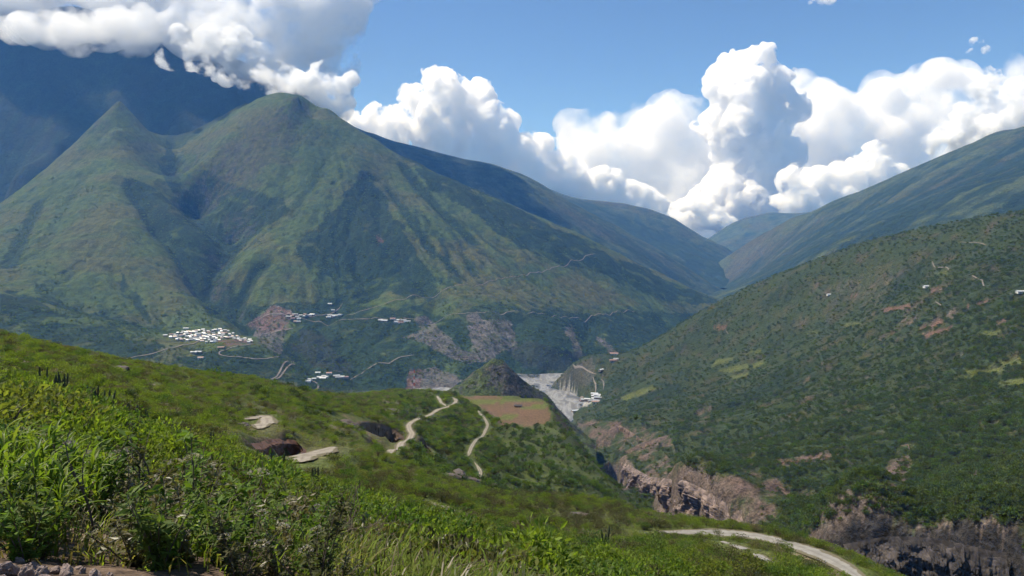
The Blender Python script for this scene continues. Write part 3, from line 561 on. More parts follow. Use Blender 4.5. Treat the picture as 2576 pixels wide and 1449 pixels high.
build_land('mountain', HR, 1750, 3000, 2750, 8300, 380, 280, cover_far(641, (.052,.066,.027)), LM_mid, 2.0, 40)
build_land('hillside', RH, 1250, 3100, 200, 2700, 620, 430, cover_R, LM_R, 0.8, 9)
build_land('knoll', KN, 1020, 1500, 980, 1400, 190, 140, cover_KN, LM_K, 3.2, 14)
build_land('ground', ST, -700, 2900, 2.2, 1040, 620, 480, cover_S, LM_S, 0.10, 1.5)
bt = np_mesh('valley_floor', np.array([(-9000,-3000,-475),(11500,-3000,-475),(11500,12280,-475),(-9000,12280,-475)]), np.array([[0,1,2,3]]))
tag(link('valley_floor', bt, plain_mat('valley_floor', (.07,.08,.04), (.10,.09,.05), .01)), kind='structure')
# river bed: wide grey gravel with pale braided channels
rx, ry = np.meshgrid(np.linspace(-700, 420, 200), np.linspace(1520, 2470, 200)); rx = rx.ravel(); ry = ry.ravel()
rz = -420.5 + .8 * fbm(rx, ry, 40, 3, 701) + np.clip(ry - 2100, 0, 1e9) * .004
m, N, L, bs = nodes('river_gravel'); tc = N.new('ShaderNodeTexCoord'); mp = N.new('ShaderNodeMapping'); mp.inputs['Rotation'].default_value = (0, 0, -.35); mp.inputs['Scale'].default_value = (1, .28, 1); L.new(tc.outputs['Object'], mp.inputs['Vector'])
a = tex_noise(N, L, mp.outputs[0], .022, 6, .6); a.inputs['Distortion'].default_value = 1.2
r = ramp(N, L, a.outputs['Fac'], [(.38, (.055,.06,.065)), (.47, (.12,.12,.118)), (.52, (.22,.22,.215)), (.56, (.125,.125,.12)), (.7, (.095,.092,.088))]); L.new(r.outputs['Color'], bs.inputs['Base Color'])
r2 = ramp(N, L, a.outputs['Fac'], [(.36, .25), (.45, .8)]); L.new(r2.outputs['Color'], bs.inputs['Roughness'])
tag(link('river', np_mesh('river', np.c_[rx, ry, rz], grid_quads(200, 200)), m), kind='structure')
# roads
def ribbon(name, line, w, mat, label, lift=.12, land=None, rough=None):
    l = np.asarray(line); t = np.gradient(l[:, :2], axis=0); t /= np.linalg.norm(t, axis=1)[:, None] + 1e-9; nrm = np.c_[-t[:, 1], t[:, 0]]
    offs = np.linspace(-.5, .5, 7); V = []
    for k, o in enumerate(offs):
        ww = w * (1 + .18 * np.array([math.sin(i * 1.3 + k) * math.sin(i * .37) for i in range(len(l))])) * o * np.clip(np.minimum(np.arange(len(l)), np.arange(len(l))[::-1]) / 3 + .25, 0, 1)
        xy = l[:, :2] + nrm * ww[:, None]; z = l[:, 2] + lift - .10 * (abs(o) > .45) - .05 * (abs(abs(o) - .17) < .05)
        if rough: z = land.z(xy[:, 0], xy[:, 1]) + rough[0] * fbm(xy[:, 0], xy[:, 1], rough[1], 3, 3, .55) + lift
        elif land is not None: z = np.maximum(z, land.z(xy[:, 0], xy[:, 1]) + lift * .6)
        V.append(np.c_[xy, z])
    V = np.stack(V, 1).reshape(-1, 3); return tag(link(name, np_mesh(name, V, grid_quads(len(l), 7), attrs={'across': np.tile(np.abs(offs) * 2, len(l))}), mat), kind='structure')
def road_mat(name, c1, c2, sc, mid, verge):
    m = plain_mat(name, c1, c2, sc, .95, .03); N = m.node_tree.nodes; L = m.node_tree.links; bs = N['Principled BSDF']; c = bs.inputs['Base Color'].links[0].from_socket; tc = N.new('ShaderNodeTexCoord')
    at = N.new('ShaderNodeAttribute'); at.attribute_name = 'across'; nz = tex_noise(N, L, tc.outputs['Object'], .9, 4); ad = N.new('ShaderNodeMath'); ad.operation = 'MULTIPLY_ADD'; L.new(nz.outputs['Fac'], ad.inputs[0]); ad.inputs[1].default_value = .7; L.new(at.outputs['Fac'], ad.inputs[2])
    r1 = ramp(N, L, ad.outputs[0], [(.95, 0.0), (1.25, 1.0)]); r0 = ramp(N, L, ad.outputs[0], [(.30, 1.0), (.55, 0.0)])
    c = mixc(N, L, 'MIX', r1.outputs['Color'], c, verge); c = mixc(N, L, 'MIX', r0.outputs['Color'], c, mid); L.new(c, bs.inputs['Base Color']); return m
M_ROAD = road_mat('pale_dirt_road', (.17,.15,.12), (.27,.24,.195), .35, (.15,.13,.10), (.10,.085,.05)); M_GRAVEL = road_mat('grey_gravel_road', (.16,.152,.135), (.25,.236,.21), .8, (.15,.14,.12), (.11,.095,.06)); M_TRACK = road_mat('rutted_track', (.16,.14,.11), (.25,.22,.18), .5, (.06,.07,.03), (.07,.07,.035))
for l, w, lab in roads: ribbon('road', l, w, M_GRAVEL if 'gravel' in lab else M_TRACK if 'rut' in lab else M_ROAD, lab, land=ST, lift=.2, rough=(.10, 1.5))
M_FROAD = plain_mat('far_road', (.12,.103,.088), (.18,.155,.135), .05, .95)
far_roads = [(M, 1700, 3300, 5.3999999999999995, [(300,907),(380,893),(450,876),(500,862),(540,852),(560,845)]), (M, 1700, 3300, 4.8, [(640,868),(600,874),(545,882),(540,895),(570,903),(640,910),(700,912),(730,910)]), (M, 1700, 3300, 5.3999999999999995, [(735,910),(725,925),(700,940),(680,957)]), (M, 1700, 3300, 5.3999999999999995, [(748,921),(742,932),(710,945),(680,957)]),
 (M, 1700, 3300, 7, [(780,960),(800,965),(815,970),(800,985),(785,990)]), (M, 2000, 3600, 4.8, [(615,822),(640,800),(690,788),(740,795),(800,800),(850,795),(860,765)]), (M, 2000, 3600, 4.2, [(740,800),(800,808),(860,806),(900,800),(980,812),(1050,805)]), (M, 2000, 4000, 4.2, [(870,795),(960,775),(1080,748),(1190,720)]), (M, 2200, 4000, 4.2, [(1195,722),(1300,695),(1370,685),(1380,678),(1420,665),(1500,640)]), (M, 2000, 4200, 3.5999999999999996, [(1050,808),(1150,796),(1300,800),(1450,803),(1600,785)]), (M, 1700, 3300, 7, [(620,845),(660,838),(700,832),(740,828)]), (M, 1700, 3200, 6, [(840,935),(900,938),(960,920),(1040,895)]),
 (RH, 900, 2300, 5, [(1443,917),(1460,925),(1490,932),(1502,940)]), (RH, 900, 2300, 5, [(1492,945),(1498,962),(1492,970),(1502,980),(1500,992)]), (RH, 900, 2300, 4, [(1510,955),(1528,962),(1527,975),(1518,985)]), (RH, 900, 2300, 5, [(1415,985),(1440,990),(1450,1002),(1475,1008)]),
 (RH, 500, 1900, 2.4, [(2345,657),(2366,671),(2402,680)]), (RH, 500, 1900, 2.4, [(2428,688),(2459,700),(2461,711),(2477,722)]), (RH, 500, 2000, 2.4, [(2411,610),(2445,607),(2466,612),(2492,618)]), (RH, 500, 2000, 3, [(1826,832),(1834,825),(1836,842)]), (RH, 400, 1500, 3, [(2486,758),(2530,748),(2576,742)]), (RH, 400, 1700, 3, [(2355,760),(2368,768),(2372,778)])]
for land, ya, yb, w, p in far_roads: ribbon('road', road_line(land, p, ya, yb, 12), w * .8, M_FROAD, '', lift=1.8 if land is M else 1.0, land=land, rough=(4.5, 55) if land is M else (.8, 9))
# rock cliffs and cut banks
def rock_relief(p, wav, seed, oct=5, gain=.6):
    """blocky fractured relief: creased noise at halving sizes, cut by steps"""
    r = 0
    for k in range(oct):
        n = noise3(p / (wav * .5 ** k), seed + k); n = np.abs(n) * 2 - .7 if k % 2 == 0 else np.round(n * 2.2) / 2.2; r = r + n * gain ** k
    return r
def rock_sheet(name, T, nrm, H, nc, nr, amp, wav, mat, seed, lean=.1, back=5, flute=.4, out=1.5):
    T = res_line(np.asarray(T, float), nc); n3 = np.array((nrm[0], nrm[1], 0.0)); s = np.linspace(0, 1, nr)
    G = T[None] + n3 * (out + lean * H * s)[:, None, None] - np.array((0, 0, 1.0)) * (np.asarray(H) * s)[:, None, None]
    d = rock_relief(G.reshape(-1, 3) * np.array((1, 1, flute)), wav, seed).reshape(nr, nc)
    e = np.clip(s * 7, 0, 1)[:, None]; e2 = np.clip(np.minimum(np.linspace(0, 1, nc), np.linspace(1, 0, nc)) * 8, 0, 1)[None]
    G = G + n3 * (d * amp * e * e2)[..., None] - n3 * (back * ((1 - e) + (1 - e2)))[..., None]; G[..., 2] += .35 * amp * d * e * e2
    return tag(link(name, np_mesh(name, G.reshape(-1, 3), grid_quads(nr, nc), smooth=False), mat), kind='structure')
M_CLIFF = plain_mat('pink_grey_cliff', (.06,.045,.038), (.22,.165,.14), .16, .9, 1.2, stretch=(1, 1, .6), crack=.22); M_SHADEROCK = plain_mat('shade_tinted_cliff', (.022,.019,.018), (.085,.07,.062), .18, .9, .8, crack=.25); M_REDBANK = plain_mat('red_earth_bank', (.085,.042,.03), (.17,.085,.06), .9, .95, .25); M_BROWNBANK = plain_mat('brown_earth_bank', (.08,.055,.04), (.16,.11,.08), .35, .95, .5)  # cliff at lower right: its shade is darkened into the rock colour
for i, (l, wn, wh) in enumerate(WALL_LINES): rock_sheet('rock_cliff', l, wn, wh + 6, 230, 100, (8, 5.5)[i], (22, 18)[i], (M_CLIFF, M_SHADEROCK)[i], 3 + i, lean=(.10, -.02)[i], out=(6, 10)[i], flute=.75)
def bank(pts, land, ya, yb, nrm, H, mat, seed, amp=.5, wav=2.4, name='cut_bank'):
    l = np.array([land.hit(a, b, ya, yb) for a, b in pts]); l[:, 2] += .3; rock_sheet(name, l, nrm, H, 80, 26, amp, wav, mat, seed, lean=.25, back=1.5)
for i, (l, nrm, H, wd_, kd) in enumerate(BANKS): rock_sheet('cut_bank', l + np.array((0, 0, .1)), nrm, H * 1.05, 80, 30, (.35, 1.1)[kd], (2.2, 6)[kd], (M_REDBANK, M_BROWNBANK)[kd], 7 + i, lean=.18, back=1.2, out=.9, flute=.8)
bank([(1925,1172),(1975,1162),(2040,1159),(2090,1147),(2130,1137)], RH, 400, 1200, (-.3, -.95), 9, M_REDBANK, 13, 1.6, 7)
bank([(2235,1150),(2255,1125),(2285,1118),(2295,1150)], RH, 400, 1200, (-.4, -.9), 26, M_BROWNBANK, 15, 3, 12)
bank([(1500,1075),(1560,1070),(1600,1095),(1640,1130)], RH, 700, 1700, (-.6, -.8), 22, M_BROWNBANK, 17, 4, 16)
# ------------------------------------------------------------------ plants: prototypes
def unit(v): return v / (np.linalg.norm(v, axis=-1, keepdims=True) + 1e-9)
class MB:
    """collects quads of several materials into one mesh"""
    def __init__(s): s.V = []; s.Q = []; s.I = []; s.n = 0
    def add(s, V, Q, mi=0):
        s.V.append(np.asarray(V, float)); s.Q.append(np.asarray(Q, int) + s.n); s.I.append(np.full(len(Q), mi)); s.n += len(V)
    def kites(s, p, d, nrm, ln, wd, mi=0, mid=.45):
        """one leaf each: base, two shoulders, tip"""
        sd = unit(np.cross(d, nrm)); ln = np.asarray(ln)[:, None]; wd = np.asarray(wd)[:, None]
        V = np.stack([p, p + d * ln * mid + sd * wd * .5, p + d * ln - nrm * ln * .12, p + d * ln * mid - sd * wd * .5], 1).reshape(-1, 3)
        s.add(V, np.arange(len(V)).reshape(-1, 4), mi)
    def tube(s, pts, rad, k=5, mi=0):
        pts = np.asarray(pts, float); n = len(pts); t = unit(np.gradient(pts, axis=0)); ref = np.array((.3, .9, .1)); a = unit(np.cross(t, ref)); b = np.cross(t, a)
        an = np.arange(k) * 2 * math.pi / k; rad = np.asarray(rad, float)
        V = pts[:, None] + rad[:, None, None] * (np.cos(an)[None, :, None] * a[:, None] + np.sin(an)[None, :, None] * b[:, None])
        i = np.arange(n * k).reshape(n, k); j = np.roll(i, -1, 1); s.add(V.reshape(-1, 3), np.stack([i[:-1], j[:-1], j[1:], i[1:]], -1).reshape(-1, 4), mi)
    def mesh(s, name, mats, smooth=False):
        me = np_mesh(name, np.concatenate(s.V), np.concatenate(s.Q), smooth)
        for m in mats: me.materials.append(m)
        me.polygons.foreach_set('material_index', np.concatenate(s.I).astype(np.int32)); return me
def shrub_parts(seed, h, r, nleaf, leaf, clumps, openness=.8, leaf_ratio=.45):
    rng = np.random.RandomState(seed); st = MB(); fo = MB(); C = []
    for i in range(clumps):
        a = rng.uniform(0, 2 * math.pi); q = math.sqrt(rng.rand()) * r * openness; zz = h * (.35 + .5 * rng.rand() * (1 - .5 * (q / r) ** 2)); C.append((q * math.cos(a), q * math.sin(a), zz, r * rng.uniform(.28, .5)))
    for cx, cy_, cz, cr in C:
        m = np.array((cx * .35, cy_ * .35, cz * .45)); st.tube([(0, 0, -.1 * h), m, (cx, cy_, cz)], [.030 * h, .018 * h, .006 * h], 4)
    per = nleaf // clumps
    for cx, cy_, cz, cr in C:
        v = unit(rng.normal(size=(per, 3))); v[:, 2] = np.where(v[:, 2] < -.45, -v[:, 2], v[:, 2]); k = cr * rng.uniform(.55, 1.08, (per, 1)); p = np.array((cx, cy_, cz)) + v * k * np.array((1, 1, .8))
        p[:, 2] = np.maximum(p[:, 2], .04 * h); d = unit(v + rng.normal(size=(per, 3)) * .7 + np.array((0, 0, .25))); n = unit(rng.normal(size=(per, 3)) + np.array((0, 0, .8)))
        ln = leaf * rng.uniform(.6, 1.35, per); fo.kites(p, d, n, ln, ln * leaf_ratio)
    return st, fo
BARK = plain_mat('bark', (.06,.045,.035), (.13,.10,.08), 6, .95)
LF_BRIGHT = leaf_mat('leaf_yellow_green', (.105,.15,.022), (.138,.19,.028), (.115,.12,.036), .5)
LF_MID = leaf_mat('leaf_mid_green', (.062,.108,.020), (.086,.14,.025), (.10,.128,.032), .42)
LF_DARK = leaf_mat('leaf_dark_green', (.032,.053,.018), (.047,.074,.024), (.065,.088,.03), .36)
LF_FARG = leaf_mat('leaf_hill_green', (.048,.074,.022), (.068,.096,.028), (.082,.10,.034), .42)
LF_OLIVE = leaf_mat('leaf_olive_brown', (.055,.055,.024), (.075,.072,.030), (.046,.058,.022), .3)
LF_GRASS = leaf_mat('grass_blade', (.11,.155,.028), (.14,.18,.034), (.165,.145,.058), .5, .85)
LF_DRY = leaf_mat('dry_leaf', (.12,.095,.05), (.09,.105,.04), (.15,.12,.065), .35, .45, .4)
LF_REED = leaf_mat('reed_leaf', (.085,.135,.020), (.11,.165,.022), (.13,.16,.03), .5, .5, .3)
LF_FLOWER = leaf_mat('pale_flower', (.26,.25,.19), (.30,.27,.26), (.22,.19,.25), .3)
CACTUS = plain_mat('cactus_skin', (.035,.050,.025), (.065,.075,.04), 8, .7, .01)
PROTO = bpy.data.collections.new('plant_prototypes')
def proto(name, me): o = bpy.data.objects.new(name, me); PROTO.objects.link(o); return o
def joined(name, st, fo, leafm):
    b = MB()
    for V, Q, in zip(st.V, st.Q): pass
    b.V = st.V + [v for v in fo.V]; b.Q = st.Q + [q + st.n for q in fo.Q]; b.I = [np.zeros(len(np.concatenate(st.Q)), int), np.ones(len(np.concatenate(fo.Q)), int)]; b.n = st.n + fo.n
    return b.mesh(name, [BARK, leafm])
def tuft_mesh(name, seed, nb, h, r, w, mat, droop=.35):
    rng = np.random.RandomState(seed); b = MB(); a = rng.uniform(0, 2 * math.pi, nb); q = np.sqrt(rng.rand(nb)) * r
    base = np.stack([q * np.cos(a), q * np.sin(a), np.full(nb, -.03)], 1); ln = h * rng.uniform(.5, 1.15, nb); out = unit(np.stack([np.cos(a), np.sin(a), np.zeros(nb)], 1) + rng.normal(size=(nb, 3)) * .5 * np.array((1, 1, 0)))
    sd = unit(np.cross(out, np.array((0, 0, 1.0)) + rng.normal(size=(nb, 3)) * .3)); L = []
    for t, ww in ((0, .6), (.4, 1), (.75, .7), (1, .12)):
        p = base + np.array((0, 0, 1.0)) * (ln * t * (1 - .25 * t))[:, None] + out * (ln * droop * t * t * 1.3)[:, None] - np.array((0, 0, 1.0)) * (ln * droop * .5 * t ** 3)[:, None]
        L.append(p + sd * w * ww * .5); L.append(p - sd * w * ww * .5)
    V = np.stack(L, 1); i = (np.arange(nb) * 8)[:, None]; Q = np.concatenate([i + np.array([[k, k + 1, k + 3, k + 2]]) for k in (0, 2, 4)])
    b.add(V.reshape(-1, 3), Q); return b.mesh(name, [mat])
def scatter(name, X, Y, Z, scale, protos, seed, label, cat, tilt=.08):
    """one object that carries a plant at each of its points"""
    rng = np.random.RandomState(seed); n = len(X); me = bpy.data.meshes.new(name); me.vertices.add(n); me.vertices.foreach_set('co', np.c_[X, Y, Z].astype(np.float32).ravel())
    for an, ty, val in (('siz', 'FLOAT', np.asarray(scale, np.float32)), ('kin', 'INT', rng.randint(0, len(protos), n).astype(np.int32))):
        at = me.attributes.new(an, ty, 'POINT'); at.data.foreach_set('value', val)
    at = me.attributes.new('rot', 'FLOAT_VECTOR', 'POINT'); at.data.foreach_set('vector', np.c_[rng.normal(size=n) * tilt, rng.normal(size=n) * tilt, rng.uniform(0, 6.28, n)].astype(np.float32).ravel())
    cl = bpy.data.collections.new(name + '_kinds')
    for i, p in enumerate(protos): q = p.copy(); q.name = f'kind_{i:02d}'; cl.objects.link(q)
    ng = bpy.data.node_groups.new(name, 'GeometryNodeTree'); ng.interface.new_socket('Geometry', in_out='INPUT', socket_type='NodeSocketGeometry'); ng.interface.new_socket('Geometry', in_out='OUTPUT', socket_type='NodeSocketGeometry')
    N = ng.nodes; L = ng.links; gi = N.new('NodeGroupInput'); go = N.new('NodeGroupOutput'); ip = N.new('GeometryNodeInstanceOnPoints'); ci = N.new('GeometryNodeCollectionInfo')
    ci.inputs['Collection'].default_value = cl; ci.inputs['Separate Children'].default_value = True; ci.inputs['Reset Children'].default_value = True
    def na(nm, ty): q = N.new('GeometryNodeInputNamedAttribute'); q.data_type = ty; q.inputs['Name'].default_value = nm; return q.outputs['Attribute']
    L.new(gi.outputs[0], ip.inputs['Points']); L.new(ci.outputs[0], ip.inputs['Instance']); ip.inputs['Pick Instance'].default_value = True
    L.new(na('kin', 'INT'), ip.inputs['Instance Index']); L.new(na('rot', 'FLOAT_VECTOR'), ip.inputs['Rotation']); L.new(na('siz', 'FLOAT'), ip.inputs['Scale']); L.new(ip.outputs[0], go.inputs[0])
    o = link(name, me); o.modifiers.new('plants', 'NODES').node_group = ng; return tag(o, label, cat, kind='stuff')
def clone(root, loc, rz, sc):
    r = root.copy(); COL.objects.link(r); r.location = loc; r.rotation_euler = (0, 0, rz); r.scale = (sc, sc, sc)
    for c in root.children: k = c.copy(); COL.objects.link(k); k.parent = r
    return r
def shrub_kind(name, seed, h, r, nleaf, leaf, clumps, leafm, **k):
    st, fo = shrub_parts(seed, h, r, nleaf, leaf, clumps, **k)
    return dict(joined=proto(name, joined(name, st, fo, leafm)), stem=st.mesh(name + '_stem', [BARK]), foliage=fo.mesh(name + '_foliage', [leafm]))
def shrub_thing(kind, loc, rz, sc, label, group, name='shrub', cat='shrub'):
    r = bpy.data.objects.new(name, None); COL.objects.link(r); r.location = loc; r.rotation_euler = (0, 0, rz); r.scale = (sc, sc, sc); r.empty_display_size = .2
    link('stem', kind['stem'], parent=r); link('foliage', kind['foliage'], parent=r); return tag(r, label, cat, group)
# unit sized (about one metre wide) shrubs; leaves small for near use, clumped for far use
NEARB = [shrub_kind('near_shrub', 10 + i, 1.0, .62, 900, .085, 14, LF_BRIGHT) for i in range(3)] + [shrub_kind('near_shrub', 20 + i, 1.0, .6, 800, .08, 12, LF_MID) for i in range(2)]
DARKB = shrub_kind('near_shrub', 25, 1.0, .62, 800, .08, 12, LF_DARK)
NEARO = [shrub_kind('near_scrub', 30 + i, .8, .7, 700, .075, 14, LF_OLIVE, leaf_ratio=.35) for i in range(2)]
SLOPE = [shrub_kind('slope_shrub', 40 + i, .95, .6, 330, .15, 11, [LF_MID, LF_DARK, LF_DARK, LF_MID][i]) for i in range(4)]
FARB = [shrub_kind('far_shrub', 50 + i, .85, .6, 170, .2, 9, [LF_FARG, LF_FARG, LF_MID, LF_DARK, LF_FARG][i]) for i in range(5)]
TUFT = [proto('grass_tuft', tuft_mesh('grass_tuft', 60 + i, 70, .26, .45, .010, (LF_GRASS, LF_GRASS, LF_GRASS, LF_DRY)[i])) for i in range(4)]
HERB = [shrub_kind('low_herb', 70 + i, .5, .55, 420, .075, 10, [LF_BRIGHT, LF_BRIGHT, LF_MID, LF_OLIVE, LF_DRY, LF_BRIGHT][i], leaf_ratio=.5) for i in range(6)]
def fan_pts(land, pa, pb, ya, yb, n, rng, bias=1.0):
    px = rng.uniform(pa, pb, n); t = rng.rand(n) ** bias; Y = ya * (yb / ya) ** t; X = (px - CX) / F_PX * Y; return X, Y, land.z(X, Y), px
RNG = np.random.RandomState(99)
road_near = [(l[:, :2], w) for l, w, _ in roads] + [(np.repeat(l[:, :2], 3, 0) + np.array(nm) * w_ * .4, w_ * .75) for l, nm, H_, w_, kd in BANKS]
def off_roads(X, Y, extra=1.0):
    ok = np.ones(len(X), bool)
    for l, w in road_near: ok &= (seg_dist(X, Y + 1.6 * extra, [tuple(a) for a in l[::3]] + [tuple(l[-1])]) > w * .55 + extra) & (seg_dist(X, Y, [tuple(a) for a in l[::3]] + [tuple(l[-1])]) > w * .55 + .2)
    return ok
def S_zone(X, Y, Z):
    px, py = proj(X, Y, Z); field = in_poly(px, py, [(1150,996),(1250,992),(1374,1010),(1392,1050),(1376,1068),(1270,1078),(1240,1060),(1190,1020)]) & (Y > 560); return px, py, field
# grass over the near slope
X, Y, Z, px = fan_pts(ST, -250, 2750, 4.5, 330, 62000, RNG, .72); _, py, fld = S_zone(X, Y, Z)
d = fbm(X, Y, 14, 3, 801); ok = off_roads(X, Y, .6) & ~fld & (d > -.2) & (RNG.rand(len(X)) < .1 + .9 * sstep(12, 45, Y)) & ~((Y < 12) & (px < 850) & (RNG.rand(len(X)) < .75))
scatter('grass', X[ok], Y[ok], Z[ok], (RNG.uniform(.7, 1.4, len(X)) * (1 + Y / 130))[ok], TUFT, 1, 'short yellow-green grass covering the near slope', 'grass')
X, Y, Z, px = fan_pts(ST, -250, 2750, 10, 330, 34000, RNG, .62); d = fbm(X, Y, 22, 4, 811); ok = off_roads(X, Y, 1.6) & (d > -.2) & ((Y > 14) | (px > 850))
X2, Y2, Z2, px2 = fan_pts(ST, 300, 1250, 250, 760, 9000, RNG, .9); ok2 = off_roads(X2, Y2, 2.0) & ~S_zone(X2, Y2, Z2)[2]; X, Y, Z, ok = np.r_[X, X2], np.r_[Y, Y2], np.r_[Z, Z2], np.r_[ok, ok2]
scatter('low_herbs', X[ok], Y[ok], Z[ok] - .05, (RNG.uniform(.6, 1.5, len(X)) * (1 + Y / 200))[ok], [h['joined'] for h in HERB], 2, 'bright leafy herbs among the grass of the near slope', 'herbs')
# shrubs: the ones that show largest are things of their own
def shrubs(land, pa, pb, ya, yb, n, bias, kinds, smin, smax, accept, nind, seed, lab, grp, stuff_lab, name='shrub', zone=lambda a, b: ''):
    rng = np.random.RandomState(seed); X, Y, Z, px = fan_pts(land, pa, pb, ya, yb, n, rng, bias); _, py = proj(X, Y, Z); ok = accept(X, Y, Z, px, py, rng); X, Y, Z, px, py = (a[ok] for a in (X, Y, Z, px, py))
    sc = smin + (smax - smin) * rng.rand(len(X)) ** 2.2; vis = (px > -10) & (px < 2586) & (py < 1480); order = np.argsort(-(sc / Y) * vis)
    for i in order[:nind]:
        zn = zone(px[i], py[i]); shrub_thing(kinds[rng.randint(len(kinds))], (X[i], Y[i], Z[i] - .06 * sc[i]), rng.uniform(0, 6.28), sc[i], lab + ' ' + zn, grp + ' ' + zn, name)
    r = order[nind:]
    if len(r): scatter(name + 's', X[r], Y[r], Z[r] - .06 * sc[r], sc[r], [k['joined'] for k in kinds], seed, stuff_lab, 'shrubs')
def zone_near(px, py):
    if px > 1700: return 'beside the wide gravel road at the right'
    if px > 1150: return 'at the bottom middle before the gorge'
    if px > 750: return 'in front of the ravine and winding road'
    return 'above the pale road bend at the left' if py < 1070 else 'behind the tall weeds at the left'
def zone_slope(px, py):
    if px < 1000: return 'left of the winding road'
    if px < 1200: return 'between the winding road and the rutted track'
    return 'right of the rutted track'
def zone_R(px, py):
    if px < 1850: return 'near the pale cliff'
    if px < 2150: return 'between the two cliffs'
    return 'above the dark cliff' if py > 1100 else 'below the brown fields'
def acc_near(X, Y, Z, px, py, rng):
    d = fbm(X, Y, 30, 4, 821); return off_roads(X, Y, 2.4) & (d + rng.uniform(-.3, .3, len(X)) > .0) & ~((px < 800) & (Y < 14))
shrubs(ST, -150, 2700, 16, 270, 5600, .75, NEARB, .8, 2.4, acc_near, 200, 3, 'leafy yellow-green shrub', 'yellow-green shrubs', 'yellow-green shrubs farther down the near slope', zone=zone_near)
def acc_dark(X, Y, Z, px, py, rng):
    d = fbm(X, Y, 18, 4, 861); return off_roads(X, Y, 2.4) & (d + rng.uniform(-.25, .25, len(X)) > .12) & (Y > 22)
shrubs(ST, -150, 2700, 22, 290, 2600, .8, [NEARB[3], NEARB[4], DARKB], .7, 2.1, acc_dark, 100, 14, 'dark green rounded shrub', 'dark shrubs', 'dark green shrubs dotted over the near slope', 'dark_shrub', zone=zone_near)
def acc_olive(X, Y, Z, px, py, rng):
    return off_roads(X, Y, 2.4) & ((in_poly(px + 30 * fbm(X, Y, 10, 2, 5), py, [(820,1190),(1000,1210),(1150,1235),(1400,1250),(1560,1275),(1640,1330),(1500,1345),(1300,1330),(1080,1310),(940,1270)]) & (rng.rand(len(X)) < .8)) | ((rng.rand(len(X)) < .12) & (Y > 18)))
shrubs(ST, 0, 2600, 14, 260, 7000, .6, NEARO, .9, 2.4, acc_olive, 80, 4, 'brownish olive scrub bush', 'olive scrub', 'brownish olive scrub across the middle of the near slope', 'scrub_bush', zone=zone_near)
def acc_slope(X, Y, Z, px, py, rng):
    _, _, f = S_zone(X, Y, Z); d = fbm(X, Y, 40, 4, 831); return off_roads(X, Y, 1.5) & ~f & (d + rng.uniform(-.35, .35, len(X)) > -.3) & ((Y > 215) | (px > 1500) & (Y > 200)) & ((px > 1010 + 60 * d) | (rng.rand(len(X)) < .10))
shrubs(ST, 500, 1800, 205, 820, 10500, .9, SLOPE, 1.4, 4.4, acc_slope, 150, 5, 'green shrub below the farmed terrace,', 'terrace slope shrubs', 'dense dark green shrubs on the slope below the farmed terrace', zone=zone_slope)
R_ALL = R_FIELDS_BROWN + R_FIELDS_GREEN
def acc_R(X, Y, Z, px, py, rng):
    d = fbm(X, Y, 120, 4, 841) + .6 * fbm(X, Y, 30, 3, 845); f = polymask(px, py, R_ALL) > 0; sc = polymask(px, py, R_SCREE) > 0
    gx, gy = slopes(RH, X, Y)
    return ~f & (~sc | (rng.rand(len(X)) < .16)) & (rng.rand(len(X)) < .10 + .9 * sstep(-.3, .2, d + .1 + .12 * np.minimum(RH.samp(RH.A, X, Y), 3))) & (np.hypot(gx, gy) < 1.9) & (Z > -405)
shrubs(RH, 1400, 2700, 310, 2350, 60000, .95, FARB, 1.6, 6.5, acc_R, 200, 6, 'round green bush on the hillside across the gorge', 'far-side bushes', 'dense bushes covering the hillside across the gorge', 'bush', zone=zone_R)
def acc_K(X, Y, Z, px, py, rng): return rng.rand(len(X)) < .5
shrubs(KN, 1080, 1420, 1060, 1350, 900, 1, FARB, 1.5, 3.5, acc_K, 0, 7, '', '', 'sparse bushes on the rocky knoll by the river', 'knoll_bush')
def acc_M(X, Y, Z, px, py, rng):
    d = fbm(X, Y + Z, 260, 4, 851); A = M.samp(M.A, X, Y); low = (py > 770) | (A > 1.3)
    return (Z > -412) & ((low & (d > -.2)) | (d > .28)) & ~in_poly(px, py, [(400,825),(640,825),(660,875),(400,870)])
shrubs(M, -100, 1850, 1950, 4200, 24000, 1, FARB, 3, 9, acc_M, 0, 8, '', '', 'scrub and small trees in the gullies and foot of the main mountain', 'mountain_scrub')
